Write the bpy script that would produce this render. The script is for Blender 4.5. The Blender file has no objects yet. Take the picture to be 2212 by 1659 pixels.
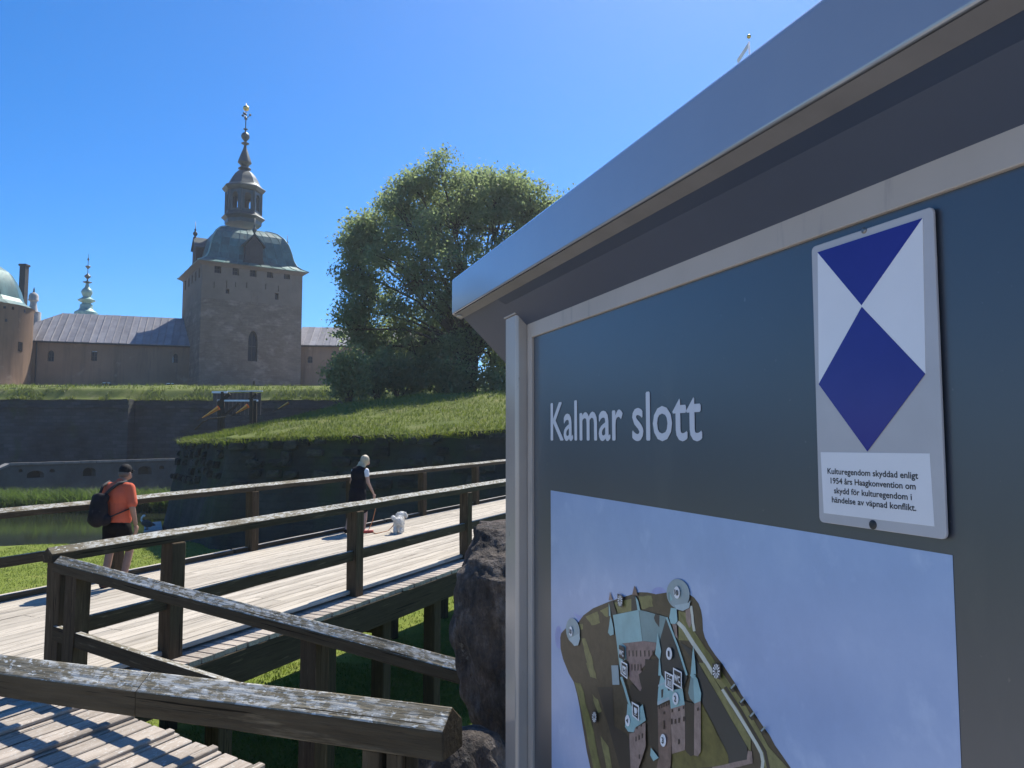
import bpy, bmesh, math, random
import numpy as np
from mathutils import Vector, Matrix, Quaternion, noise

random.seed(7); np.random.seed(7)
S = bpy.context.scene
COL = S.collection
R = math.radians

# ---------------------------------------------------------------- camera, sky, sun, exposure
F = 1661.0                                   # focal length, in pixels of a 2212 px wide frame
PITCH = math.atan((951 - 829.5) / F)
cam_d = bpy.data.cameras.new('camera'); cam = bpy.data.objects.new('camera', cam_d); COL.objects.link(cam)
cam_d.sensor_width = 36; cam_d.lens = 36 * F / 2212; cam_d.clip_start = 0.05; cam_d.clip_end = 3000
cam.location = (0, 0, 0); cam.rotation_euler = (R(90) + PITCH, 0, 0)
S.camera = cam

SUN_AZ, SUN_EL = R(23), R(53)                # azimuth measured from straight ahead (+y) to the right (+x)
sun_dir = Vector((math.sin(SUN_AZ) * math.cos(SUN_EL), math.cos(SUN_AZ) * math.cos(SUN_EL), math.sin(SUN_EL)))
world = bpy.data.worlds.new('World'); S.world = world; world.use_nodes = True
nt = world.node_tree; bg = nt.nodes['Background']
sky = nt.nodes.new('ShaderNodeTexSky'); sky.sky_type = 'NISHITA'; sky.sun_disc = False
sky.sun_elevation = SUN_EL; sky.sun_rotation = SUN_AZ
sky.altitude = 0; sky.air_density = 0.7; sky.dust_density = 0.4; sky.ozone_density = 7.0
hs = nt.nodes.new('ShaderNodeHueSaturation'); hs.inputs['Saturation'].default_value = 1.3; hs.inputs['Hue'].default_value = 0.5
nt.links.new(sky.outputs[0], hs.inputs['Color']); nt.links.new(hs.outputs[0], bg.inputs['Color'])
bg.inputs['Strength'].default_value = 0.115
sl = bpy.data.lights.new('sun', 'SUN'); sl.energy = 4.7; sl.angle = R(0.53); sl.color = (1, 0.95, 0.86)
sun = bpy.data.objects.new('sun', sl); COL.objects.link(sun); sun.rotation_euler = (-sun_dir).to_track_quat('-Z', 'Y').to_euler()
vs = S.view_settings; vs.view_transform = 'Standard'; vs.look = 'None'; vs.gamma = 1; vs.exposure = 0.8; vs.use_curve_mapping = False
S.cycles.max_bounces = 6; S.cycles.use_adaptive_sampling = True

# ---------------------------------------------------------------- camera geometry used to place things in metres
def ray(px, py):
    cx = (px - 1106) / F; cy = -(py - 829.5) / F
    return Vector((cx, math.cos(PITCH) - cy * math.sin(PITCH), math.sin(PITCH) + cy * math.cos(PITCH)))
def at(px, py, Y): d = ray(px, py); return d * (Y / d.y)
def atz(px, py, z): d = ray(px, py); return d * (z / d.z)

# ---------------------------------------------------------------- materials
def lin(c): return tuple(x / 12.92 if x <= .04045 else ((x + .055) / 1.055) ** 2.4 for x in c)
class Mat:
    def __init__(s, name, rough=.7, metal=0, spec=.5):
        s.m = bpy.data.materials.new(name); s.m.use_nodes = True; s.t = s.m.node_tree
        s.b = s.t.nodes['Principled BSDF']; s.b.inputs['Roughness'].default_value = rough
        s.b.inputs['Metallic'].default_value = metal; s.b.inputs['Specular IOR Level'].default_value = spec
        s.co = s.n('ShaderNodeTexCoord').outputs['Object']; s.col = None; s.h = None
    def n(s, t, **k):
        x = s.t.nodes.new(t)
        for a, b in k.items(): setattr(x, a, b)
        return x
    def l(s, a, b): s.t.links.new(a, b)
    def jitter(s):
        oi = s.n('ShaderNodeObjectInfo'); v = s.n('ShaderNodeVectorMath', operation='SCALE'); s.l(oi.outputs['Random'], v.inputs['Scale'])
        v.inputs[0].default_value = (37, 91, 53); a = s.n('ShaderNodeVectorMath', operation='ADD')
        s.l(s.co, a.inputs[0]); s.l(v.outputs[0], a.inputs[1]); s.co = a.outputs[0]; return s
    def nz(s, scale, stretch=(1, 1, 1), detail=6, rough=.6, dist=0):
        mp = s.n('ShaderNodeMapping'); mp.inputs['Scale'].default_value = stretch; s.l(s.co, mp.inputs['Vector'])
        x = s.n('ShaderNodeTexNoise'); x.inputs['Scale'].default_value = scale; x.inputs['Detail'].default_value = detail
        x.inputs['Roughness'].default_value = rough; x.inputs['Distortion'].default_value = dist
        s.l(mp.outputs[0], x.inputs['Vector']); return x.outputs['Fac']
    def ramp(s, fac, stops):
        r = s.n('ShaderNodeValToRGB'); e = r.color_ramp.elements
        while len(e) < len(stops): e.new(.5)
        for i, (p, c) in enumerate(stops): e[i].position = p; e[i].color = (*c[:3], 1) if len(c) >= 3 else (c[0],) * 3 + (1,)
        s.l(fac, r.inputs[0]); return r.outputs[0]
    def mix(s, fac, a, b, mode='MIX'):
        x = s.n('ShaderNodeMix', data_type='RGBA', blend_type=mode)
        for i, v in ((0, fac), (6, a), (7, b)):
            if hasattr(v, 'is_linked'): s.l(v, x.inputs[i])
            else: x.inputs[i].default_value = v if i == 0 else (*v[:3], 1)
        return x.outputs[2]
    def base(s, *a, **k): s.col = s.ramp(s.nz(*a[:1], **k), a[1]); return s
    def layer(s, color, scale, lo, hi, **k):
        f = s.ramp(s.nz(scale, **k), [(lo, (0, 0, 0)), (hi, (1, 1, 1))]); s.col = s.mix(f, s.col, color); return s
    def rnd(s, lo=.75, hi=1.2):
        oi = s.n('ShaderNodeObjectInfo'); mr = s.n('ShaderNodeMapRange'); s.l(oi.outputs['Random'], mr.inputs[0])
        mr.inputs[3].default_value = lo; mr.inputs[4].default_value = hi
        x = s.n('ShaderNodeVectorMath', operation='SCALE'); s.l(s.col, x.inputs[0]); s.l(mr.outputs[0], x.inputs['Scale']); s.col = x.outputs[0]; return s
    def bump(s, strength, dist, scale, **k):
        b = s.n('ShaderNodeBump'); b.inputs['Strength'].default_value = strength; b.inputs['Distance'].default_value = dist
        s.l(s.nz(scale, **k), b.inputs['Height'])
        if s.h: s.l(s.h, b.inputs['Normal'])
        s.h = b.outputs[0]; return s
    def bricks(s, ang, w, h, mortar, var=.5, mcol=(.2, .18, .16), strength=.6, dist=.03, mixf=.6, amp=1.0):
        """masonry courses laid along direction `ang` (plan) and z"""
        sp = s.n('ShaderNodeSeparateXYZ'); s.l(s.co, sp.inputs[0])
        d = s.n('ShaderNodeVectorMath', operation='DOT_PRODUCT'); s.l(s.co, d.inputs[0]); d.inputs[1].default_value = (math.cos(ang), math.sin(ang), 0)
        cb = s.n('ShaderNodeCombineXYZ'); s.l(d.outputs['Value'], cb.inputs[0]); s.l(sp.outputs[2], cb.inputs[1])
        wob = s.n('ShaderNodeTexNoise'); wob.inputs['Scale'].default_value = .8; s.l(s.co, wob.inputs['Vector'])
        ws = s.n('ShaderNodeVectorMath', operation='SCALE'); s.l(wob.outputs['Color'], ws.inputs[0]); ws.inputs['Scale'].default_value = h * .6
        ad = s.n('ShaderNodeVectorMath', operation='ADD'); s.l(cb.outputs[0], ad.inputs[0]); s.l(ws.outputs[0], ad.inputs[1])
        b = s.n('ShaderNodeTexBrick'); s.l(ad.outputs[0], b.inputs['Vector']); b.inputs['Scale'].default_value = 1
        b.inputs['Brick Width'].default_value = w; b.inputs['Row Height'].default_value = h; b.inputs['Mortar Size'].default_value = mortar
        b.inputs['Color1'].default_value = (1 - var, 1 - var, 1 - var, 1); b.inputs['Color2'].default_value = (1 + var * .5,) * 3 + (1,); b.inputs['Mortar'].default_value = (.7, .7, .7, 1)
        s.col = s.mix(mixf, s.col, b.outputs['Color'], 'MULTIPLY')
        bp = s.n('ShaderNodeBump'); bp.invert = True; bp.inputs['Strength'].default_value = strength; bp.inputs['Distance'].default_value = dist
        s.l(b.outputs['Fac'], bp.inputs['Height'])
        if s.h: s.l(s.h, bp.inputs['Normal'])
        s.h = bp.outputs[0]; return s
    def done(s):
        if s.col is not None: s.l(s.col, s.b.inputs['Base Color'])
        if s.h is not None: s.l(s.h, s.b.inputs['Normal'])
        return s.m
def plain(name, c, rough=.6, metal=0, spec=.5, var=.12, scale=8, bump=0):
    m = Mat(name, rough, metal, spec); a = tuple(x * (1 - var) for x in c); b = tuple(x * (1 + var) for x in c)
    m.base(scale, [(.3, a), (.7, b)])
    if bump: m.bump(bump, .01, scale * 6)
    return m.done()

G = (1, 14, 14)   # grain along local x
def wood(name, a, b, c, lichen=None, rough=.85, rl=.8, rh=1.2, lo=.54, hi=.6):
    m = Mat(name, rough, 0, .12).jitter()
    m.base(2.2, [(.25, a), (.5, b), (.75, c)], stretch=(1, 12, 12), detail=9, rough=.7)
    m.layer(tuple(x * .45 for x in a), 5, .66, .72, stretch=(.8, 30, 30), detail=4)
    if lichen:
        m.layer(lichen[0], 15, lo, hi, stretch=(1, 2.4, 2.4), detail=9, rough=.74)
        m.layer(tuple(x * .8 for x in b), 2.5, .5, .62, stretch=(.6, 2, 2), detail=6)
        m.layer(lichen[1], 30, .57, .63, stretch=(1, 2, 2), detail=5, rough=.7)
    m.rnd(rl, rh); m.layer(tuple(x * .3 for x in a), 1.6, .63, .66, stretch=(.7, 42, 42), detail=3); m.layer(tuple(x * 1.5 for x in c), 3, .6, .7, stretch=(.8, 9, 9), detail=6) if not lichen and c[0] < .2 else None; m.bump(.8, .008, 3, stretch=(1, 16, 16), detail=8); m.bump(.5, .004, 26, stretch=(.7, 2, 2), detail=4)
    return m.done()
M = {}
M['post'] = wood('weathered post timber', (.04, .028, .016), (.07, .05, .03), (.105, .078, .05), rl=.85, rh=1.15)
M['rail_side'] = wood('brown rail timber', (.045, .033, .019), (.075, .056, .034), (.11, .085, .053))
M['rail_top'] = wood('grey lichened rail timber', (.12, .1, .065), (.21, .18, .125), (.29, .26, .195), ((.46, .45, .41), (.56, .57, .54)), rl=.9, rh=1.1, lo=.47, hi=.54)
M['plank'] = wood('sun bleached deck boards', (.3, .262, .21), (.42, .375, .31), (.5, .455, .39), rl=.8, rh=1.12)
M['ramp'] = wood('pale ramp boards', (.27, .225, .18), (.39, .335, .28), (.47, .42, .36), ((.52, .5, .46), (.5, .48, .44)), rl=.78, rh=1.1, lo=.62, hi=.7)
M['beam'] = wood('dark bridge beam', (.03, .024, .015), (.05, .04, .026), (.07, .056, .036))

# ---------------------------------------------------------------- object helpers
WM = {}
def link(o, parent=None, mtx=None):
    COL.objects.link(o); w = mtx or Matrix()
    if parent is not None:
        o.parent = parent; o.matrix_local = WM[parent.name].inverted() @ w
    else: o.matrix_local = w
    WM[o.name] = w; return o
def tag(o, label=None, cat=None, group=None, kind=None):
    for k, v in (('label', label), ('category', cat), ('group', group), ('kind', kind)):
        if v: o[k] = v
    return o
def empty(name, loc, label=None, cat=None, group=None, kind=None):
    o = bpy.data.objects.new(name, None); o.empty_display_size = .2
    link(o, None, Matrix.Translation(Vector(loc))); return tag(o, label, cat, group, kind)
class MB:
    def __init__(s): s.v = []; s.f = []; s.m = []
    def add(s, vs, fs, mi=0):
        o = len(s.v); s.v += [tuple(x) for x in vs]
        for f in fs: s.f.append([i + o for i in f]); s.m.append(mi)
        return s
    def quad(s, a, b, c, d, mi=0): return s.add([a, b, c, d], [(0, 1, 2, 3)], mi)
    def box(s, lo, hi, mi=0):
        x0, y0, z0 = lo; x1, y1, z1 = hi
        return s.add([(x0, y0, z0), (x1, y0, z0), (x1, y1, z0), (x0, y1, z0), (x0, y0, z1), (x1, y0, z1), (x1, y1, z1), (x0, y1, z1)],
                     [(0, 3, 2, 1), (4, 5, 6, 7), (0, 1, 5, 4), (1, 2, 6, 5), (2, 3, 7, 6), (3, 0, 4, 7)], mi)
    def obox(s, c, U, V, W, mi=0):
        c = Vector(c); U = Vector(U); V = Vector(V); W = Vector(W)
        p = [c + U * i + V * j + W * k for k in (-1, 1) for j in (-1, 1) for i in (-1, 1)]
        return s.add(p, [(0, 2, 3, 1), (4, 5, 7, 6), (0, 1, 5, 4), (1, 3, 7, 5), (3, 2, 6, 7), (2, 0, 4, 6)], mi)
    def prism(s, poly, O, U, V, W, d0, d1, mi=0, mside=None):
        """polygon (u,v) in frame O,U,V, extruded along W from d0 to d1"""
        O = Vector(O); U = Vector(U); V = Vector(V); W = Vector(W); n = len(poly)
        a = [O + U * u + V * v + W * d0 for u, v in poly]; b = [O + U * u + V * v + W * d1 for u, v in poly]
        s.add(a + b, [list(range(n))[::-1], [n + i for i in range(n)]], mi)
        k = len(s.v) - 2 * n
        for i in range(n):
            j = (i + 1) % n; s.f.append([k + i, k + j, k + n + j, k + n + i]); s.m.append(mi if mside is None else mside)
        return s
    def tube(s, pts, rad, n=8, mi=0, cap=True):
        pts = [Vector(p) for p in pts]; k = len(pts); rad = rad if hasattr(rad, '__len__') else [rad] * k
        vs = []; up = Vector((0, 0, 1)); prev = None
        for i, p in enumerate(pts):
            d = (pts[min(i + 1, k - 1)] - pts[max(i - 1, 0)]).normalized()
            a = d.cross(up if abs(d.z) < .95 else Vector((1, 0, 0))).normalized()
            if prev is not None:
                a2 = (prev - d * prev.dot(d))
                if a2.length > 1e-4: a = a2.normalized()
            prev = a; b = d.cross(a)
            for j in range(n):
                t = 2 * math.pi * j / n; vs.append(p + (a * math.cos(t) + b * math.sin(t)) * rad[i])
        fs = [(i * n + j, i * n + (j + 1) % n, (i + 1) * n + (j + 1) % n, (i + 1) * n + j) for i in range(k - 1) for j in range(n)]
        if cap: fs += [list(range(n))[::-1], [(k - 1) * n + j for j in range(n)]]
        return s.add(vs, fs, mi)
    def lathe(s, prof, n=16, c=(0, 0, 0), ph=0, mi=0, sx=1, sy=1):
        vs = []; c = Vector(c)
        for r, z in prof:
            for j in range(n):
                t = ph + 2 * math.pi * j / n; vs.append((c.x + r * math.cos(t) * sx, c.y + r * math.sin(t) * sy, c.z + z))
        k = len(prof)
        fs = [(i * n + j, i * n + (j + 1) % n, (i + 1) * n + (j + 1) % n, (i + 1) * n + j) for i in range(k - 1) for j in range(n)]
        fs += [list(range(n))[::-1], [(k - 1) * n + j for j in range(n)]]
        return s.add(vs, fs, mi)
    def mesh(s, name, mats, smooth=False):
        me = bpy.data.meshes.new(name); me.from_pydata(s.v, [], s.f)
        for m in (mats if isinstance(mats, (list, tuple)) else [mats]): me.materials.append(M[m] if isinstance(m, str) else m)
        me.polygons.foreach_set('material_index', s.m)
        if smooth: me.polygons.foreach_set('use_smooth', [True] * len(s.f))
        me.validate(); me.update(); return me
    def build(s, name, mats, parent=None, local=None, smooth=False, bevel=0, seg=2, sharp=None, **tg):
        """vertices are in world coordinates unless `local` (the object's world matrix) is given"""
        me = s.mesh(name, mats, smooth)
        if sharp and smooth:
            me.set_sharp_from_angle(angle=R(sharp))
        o = bpy.data.objects.new(name, me)
        if local is None:
            base = WM[parent.name].translation if parent is not None else Vector((0, 0, 0))
            if base.length: me.transform(Matrix.Translation(-base))
            link(o, parent, Matrix.Translation(base))
        else: link(o, parent, local)
        if bevel:
            bm = o.modifiers.new('bevel', 'BEVEL'); bm.width = bevel; bm.segments = seg; bm.limit_method = 'ANGLE'; bm.angle_limit = R(35)
        return tag(o, **tg)
def frame(p0, d, up=(0, 0, 1)):
    x = Vector(d).normalized(); up = Vector(up); y = up.cross(x).normalized(); z = x.cross(y)
    m = Matrix((x, y, z)).transposed().to_4x4(); m.translation = Vector(p0); return m
def timber(name, p0, p1, w, h, parent, mats=('rail_side', 'rail_top'), gable=0.0, up=(0, 0, 1), bevel=.006, wob=.004):
    """a squared timber, local x along its length, top centre line running p0 -> p1; gable = roof-shaped top"""
    p0 = Vector(p0); p1 = Vector(p1); L = (p1 - p0).length; n = max(2, int(L / .35)); b = MB()
    if gable: sec = [(-w / 2, -h - gable), (w / 2, -h - gable), (w / 2, -gable), (0, 0), (-w / 2, -gable)]
    else: sec = [(-w / 2, -h), (w / 2, -h), (w / 2, 0), (-w / 2, 0)]
    if abs((p1 - p0).normalized().z) > .9: sec = [(y, z + h / 2) for y, z in sec]      # uprights are centred on their axis
    k = len(sec); ph = random.random() * 100; vs = []
    for i in range(n + 1):
        x = L * i / n; q = x + ph
        dy = noise.noise(Vector((q * .8, 1, 0))) * wob * 1.5; dz = noise.noise(Vector((q * .8, 7, 0))) * wob * 1.5
        for j, (y, z) in enumerate(sec):
            vs.append((x, y + dy + noise.noise(Vector((q * 3, j * 5, 3))) * wob * .7, z + dz + noise.noise(Vector((q * 3, j * 5, 9))) * wob * .7))
    b.add(vs, [list(range(k))[::-1], [n * k + j for j in range(k)]])
    for i in range(n):
        for j in range(k):
            top = (j >= 2 and gable and j < 4) or (not gable and j == 2)
            b.add([], []); b.f.append([i * k + j, i * k + (j + 1) % k, (i + 1) * k + (j + 1) % k, (i + 1) * k + j]); b.m.append(1 if top and len(mats) > 1 else 0)
    return b.build(name, list(mats), parent, frame(p0, p1 - p0, up), bevel=bevel)
def np_mesh(name, V, Fq, mats, parent=None, mi=None, smooth=False, **tg):
    """a big mesh out of numpy arrays, world coordinates"""
    V = np.asarray(V, dtype=np.float32).reshape(-1, 3); Fq = np.asarray(Fq, dtype=np.int32); k = Fq.shape[1]
    me = bpy.data.meshes.new(name); base = WM[parent.name].translation if parent is not None else Vector((0, 0, 0))
    V = V - np.array(base, dtype=np.float32)
    me.vertices.add(len(V)); me.vertices.foreach_set('co', V.ravel())
    me.loops.add(Fq.size); me.loops.foreach_set('vertex_index', Fq.ravel())
    me.polygons.add(len(Fq)); me.polygons.foreach_set('loop_start', np.arange(0, Fq.size, k, dtype=np.int32))
    for m in (mats if isinstance(mats, (list, tuple)) else [mats]): me.materials.append(M[m] if isinstance(m, str) else m)
    if mi is not None: me.polygons.foreach_set('material_index', np.asarray(mi, dtype=np.int32))
    if smooth: me.polygons.foreach_set('use_smooth', [True] * len(Fq))
    me.update(calc_edges=True); me.validate()
    o = bpy.data.objects.new(name, me); link(o, parent, Matrix.Translation(base)); return tag(o, **tg)
def fbm(x, y, s, o=4, seed=0.0):
    v = 0; a = 1; t = 0
    for i in range(o):
        v += a * noise.noise(Vector((x * s + seed, y * s - seed, seed * .37 + i * 11))); t += a; a *= .5; s *= 2
    return v / t
def sstep(a, b, x): t = min(1, max(0, (x - a) / (b - a))); return t * t * (3 - 2 * t)

# a wall with real openings (reveals cut into it)
def wall(mb, O, U, N, L, z0, z1, ops, depth=.35, mi=0, jag=None):
    """vertical wall from O along U (unit), outward normal N; ops = (u0,u1,z0,z1,arch rise)"""
    O = Vector(O); U = Vector(U); N = Vector(N); Z = Vector((0, 0, 1))
    P = lambda u, z, d=0: Vector((O.x, O.y, 0)) + U * u + Z * z - N * d
    us = sorted({0, L, *[o[0] for o in ops], *[o[1] for o in ops]}); zs = sorted({z0, z1, *[o[2] for o in ops], *[o[3] for o in ops]})
    for a, b in zip(us, us[1:]):
        for c, d in zip(zs, zs[1:]):
            m = ((a + b) / 2, (c + d) / 2)
            if any(o[0] < m[0] < o[1] and o[2] < m[1] < o[3] for o in ops): continue
            mb.quad(P(a, c), P(b, c), P(b, d), P(a, d), mi)
    for u0, u1, c, d, ar in ops:
        mb.quad(P(u0, c), P(u0, d), P(u0, d, depth), P(u0, c, depth), mi); mb.quad(P(u1, d), P(u1, c), P(u1, c, depth), P(u1, d, depth), mi)
        mb.quad(P(u1, c), P(u0, c), P(u0, c, depth), P(u1, c, depth), mi); mb.quad(P(u0, d), P(u1, d), P(u1, d, depth), P(u0, d, depth), mi)
        if ar:
            um = (u0 + u1) / 2; hw = (u1 - u0) / 2
            for sgn in (-1, 1):
                arc = [(um + sgn * hw * math.cos(t * math.pi / 12), d - ar + ar * math.sin(t * math.pi / 12)) for t in range(7)]
                mb.prism([(um + sgn * hw, d)] + arc, Vector((O.x, O.y, 0)), U, Z, -N, .004, depth, mi)
    return mb
def panes(ops, O, U, N, depth, mats, parent, name='window', bars=True):
    O = Vector(O); U = Vector(U); N = Vector(N); Z = Vector((0, 0, 1)); B = Vector((O.x, O.y, 0))
    for u0, u1, c, d, ar in ops:
        mb = MB(); g = .02; f = min(.09, (u1 - u0) * .12)
        mb.prism([(u0 + g, c + g), (u1 - g, c + g), (u1 - g, d - g), (u0 + g, d - g)], B, U, Z, -N, depth - .05, depth - .01, 0)
        if bars and u1 - u0 > .5:
            um = (u0 + u1) / 2; zm = (c + d) / 2
            for a, b2, e, h in ((u0 + g, u0 + f, c, d), (u1 - f, u1 - g, c, d), (um - f / 2, um + f / 2, c, d), (u0 + f, u1 - f, c, c + f), (u0 + f, u1 - f, zm - f / 2, zm + f / 2)):
                mb.prism([(a, e), (b2, e), (b2, h), (a, h)], B, U, Z, -N, depth - .1, depth - .052, 1)
        mb.build(name, mats, parent)

# ---------------------------------------------------------------- more materials
m = Mat('dark window glass', .25, 0, .25); m.base(1, [(.3, (.012, .012, .014)), (.7, (.02, .02, .024))]); M['glass'] = m.done()
M['win_wood'] = plain('dark window wood', (.035, .032, .03), .7)
TH = R(33)
m = Mat('grey brown tower masonry', .95, 0, .2); m.base(.35, [(.3, (.14, .104, .077)), (.5, (.19, .145, .11)), (.72, (.24, .19, .15))], detail=10, rough=.7)
m.layer((.29, .235, .19), .55, .52, .7, detail=8, stretch=(1, 1, 1.6)); m.layer((.15, .11, .085), .9, .58, .72, detail=8, stretch=(1, 1, 2))
m.bricks(TH, .75, .28, .03, .35, mixf=.38, strength=.6, dist=.05); m.bump(.5, .1, 3, detail=6); M['tower'] = m.done()
m = Mat('smooth upper tower plaster', .95, 0, .2); m.base(.5, [(.3, (.165, .128, .1)), (.7, (.215, .17, .135))], detail=8)
m.layer((.2, .165, .14), .5, .55, .75, stretch=(2, 2, .3)); m.bump(.3, .05, 4); M['plaster'] = m.done()
m = Mat('ochre brown wing plaster', .95, 0, .2); m.base(.25, [(.3, (.21, .135, .088)), (.7, (.28, .185, .125))], detail=9)
m.layer((.17, .115, .08), .5, .5, .72, stretch=(3, 3, .25), detail=8); m.layer((.36, .28, .21), .35, .58, .72, detail=9); m.bump(.2, .03, 5); M['ochre'] = m.done()
def copper(name, a, b, c, rl, rh, st=(1, 1, .5)):
    m = Mat(name, .42, .15, .6).jitter(); m.base(.9, [(.3, a), (.5, b), (.72, c)], detail=9, rough=.68, stretch=st)
    m.layer((.03, .05, .045), 1.2, .6, .72, stretch=(2, 2, .35), detail=7); m.rnd(rl, rh); m.bump(.35, .03, 2.5, detail=6); return m.done()
M['copper'] = copper('green copper roofing', (.03, .085, .078), (.05, .135, .122), (.09, .21, .19), .68, 1.2)
M['copper_dark'] = copper('dark brown green copper', (.014, .026, .026), (.022, .04, .038), (.036, .06, .056), .9, 1.1)
M['copper_pale'] = copper('pale verdigris copper', (.13, .23, .2), (.19, .32, .28), (.26, .4, .35), .9, 1.1)
m = Mat('grey tin roof sheets', .5, .25, .5).jitter(); m.base(.8, [(.3, (.2, .19, .2)), (.7, (.3, .29, .3))], detail=8, stretch=(1, 1, 1)); m.rnd(.82, 1.15); m.bump(.35, .06, 1.6, detail=5); M['tin'] = m.done()
M['gold'] = plain('gilded metal', (.7, .5, .15), .3, .9)
M['dormer'] = plain('dark dormer boards', (.03, .029, .03), .8, var=.3, scale=4)
M['tile_eave'] = plain('eave moulding', (.16, .13, .11), .9)
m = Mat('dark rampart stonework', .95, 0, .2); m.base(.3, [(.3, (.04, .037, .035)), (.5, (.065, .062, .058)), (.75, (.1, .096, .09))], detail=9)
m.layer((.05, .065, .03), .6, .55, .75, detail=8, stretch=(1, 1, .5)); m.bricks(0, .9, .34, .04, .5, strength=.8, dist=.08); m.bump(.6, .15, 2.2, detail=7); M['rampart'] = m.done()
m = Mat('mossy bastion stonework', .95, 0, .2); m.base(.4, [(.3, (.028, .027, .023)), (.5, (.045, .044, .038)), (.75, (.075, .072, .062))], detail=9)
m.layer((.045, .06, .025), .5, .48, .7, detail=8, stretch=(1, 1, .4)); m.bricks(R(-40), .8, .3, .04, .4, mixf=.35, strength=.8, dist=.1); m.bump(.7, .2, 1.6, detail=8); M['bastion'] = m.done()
m = Mat('pale weathered coping', .85); m.base(2, [(.3, (.3, .29, .27)), (.7, (.45, .44, .42))], detail=8); M['coping'] = m.done()
m = Mat('pale gravel', .95, 0, .2); m.base(4, [(.3, (.4, .37, .33)), (.7, (.52, .49, .44))], detail=8); m.bump(.6, .02, 40); M['gravel'] = m.done()
def grassm(name, a, b, c, dry, sc=.6, dl=.55, dh=.75):
    m = Mat(name, .95, 0, .15); m.base(sc, [(.28, a), (.5, b), (.74, c)], detail=10, rough=.7); m.layer(dry, sc * 1.7, dl, dh, detail=9)
    m.bump(.8, .08, 9, detail=6); m.bump(.5, .03, 45, detail=3); return m.done()
M['lawn'] = grassm('short sunlit lawn', (.1, .14, .02), (.145, .185, .03), (.19, .22, .04), (.22, .22, .06), .9)
M['bank'] = grassm('rough bank grass', (.07, .095, .02), (.11, .135, .03), (.15, .17, .045), (.22, .2, .09), .5)
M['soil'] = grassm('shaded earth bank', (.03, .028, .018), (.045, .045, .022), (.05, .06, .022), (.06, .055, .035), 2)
def leafm(name, cols, trans, rnd_scale=.7):
    m = Mat(name, .6, 0, .3)
    m.co = m.n('ShaderNodeNewGeometry').outputs['Position']
    m.base(rnd_scale, cols, detail=7, rough=.75)
    o = m.t.nodes['Material Output']; tr = m.n('ShaderNodeBsdfTranslucent'); mx = m.n('ShaderNodeMixShader'); mx.inputs[0].default_value = trans
    sc = m.mix(1.0, m.col, (1.15, 1.2, .82), 'MULTIPLY'); m.l(sc, tr.inputs['Color'])
    mt = m.done(); m.l(m.b.outputs[0], mx.inputs[1]); m.l(tr.outputs[0], mx.inputs[2]); m.l(mx.outputs[0], o.inputs['Surface']); return mt
M['leaf'] = leafm('dull green tree leaves', [(.3, (.16, .2, .12)), (.5, (.225, .275, .165)), (.75, (.3, .355, .225))], .66)
M['bush'] = leafm('light green bush leaves', [(.3, (.2, .22, .11)), (.7, (.31, .33, .17))], .6)
M['blade'] = leafm('grass blades', [(.3, (.085, .12, .022)), (.55, (.14, .17, .035)), (.78, (.25, .23, .09))], .45, .9)
M['lawnblade'] = leafm('lawn blades', [(.3, (.11, .15, .022)), (.7, (.17, .21, .035))], .4, 1.5)
M['reed'] = leafm('reed leaves', [(.3, (.06, .1, .025)), (.7, (.13, .19, .05))], .45, 1.0)
M['bark'] = plain('grey brown bark', (.06, .05, .04), .95, var=.4, scale=5, bump=.5)
m = Mat('still moat water', .06, 0, .5); m.base(.4, [(.3, (.018, .024, .014)), (.7, (.028, .034, .02))]); m.bump(.12, .02, 5, stretch=(1, .4, 1), detail=4); M['water'] = m.done()
M['sea_bed'] = plain('dark mud ground', (.06, .055, .04), .9)
# ================================================================= SETTING: ground, water, lawn, banks
H = -2.08                                    # bridge deck height at its near corner (camera eye = 0)
LAWN, WATER = -4.5, -4.85
mb = MB(); mb.quad((-300, -300, -5.8), (300, -300, -5.8), (300, 300, -5.8), (-300, 300, -5.8)); mb.build('ground', 'sea_bed', kind='structure')
mb = MB(); mb.quad((-140, 24, WATER), (60, 24, WATER), (60, 90, WATER), (-140, 90, WATER)); mb.build('moat_water', 'water', kind='structure')
hz = bpy.data.materials.new('added lens veil volume'); hz.use_nodes = True; hn = hz.node_tree; hn.nodes.remove(hn.nodes['Principled BSDF'])
hv = hn.nodes.new('ShaderNodeVolumePrincipled'); hv.inputs['Color'].default_value = (.9, .94, 1, 1); hv.inputs['Density'].default_value = .00042; hv.inputs['Anisotropy'].default_value = .45
hn.links.new(hv.outputs[0], hn.nodes['Material Output'].inputs['Volume']); M['lens_veil'] = hz
MB().box((-310, -310, -6.8), (310, 310, 60)).build('lens_veil', 'lens_veil', kind='stuff')  # volume added to imitate lens veil; the air itself is clear
def grid(name, fx, nu, nv, mat, **tg):
    V = []; Q = []
    for i in range(nu + 1):
        for j in range(nv + 1): V.append(fx(i / nu, j / nv))
    for i in range(nu):
        for j in range(nv): a = i * (nv + 1) + j; Q.append((a, a + nv + 1, a + nv + 2, a + 1))
    return np_mesh(name, V, Q, mat, smooth=True, **tg)
def shore(x): return 35.4 + (x + 13) * .12 * (1 if x < -13 else 0) + fbm(x, 0, .25, 3, 3) * .5
def lawn_z(x, y):
    e = shore(x) - y
    z = LAWN + fbm(x, y, .12, 3, 5) * .1 + fbm(x, y, .9, 2, 8) * .025
    return z - .6 * (1 - sstep(-.3, .9, e))
grid('lawn', lambda u, v: (lambda x, y: (x, y, lawn_z(x, y)))(-70 + 110 * u, -6 + 43.5 * v), 150, 90, 'lawn', kind='structure')
def emb_edge(x): return 3.15 + .15 * fbm(x, 0, .8, 3, 2) - .25 * max(0, -x - 1.6)
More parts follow.
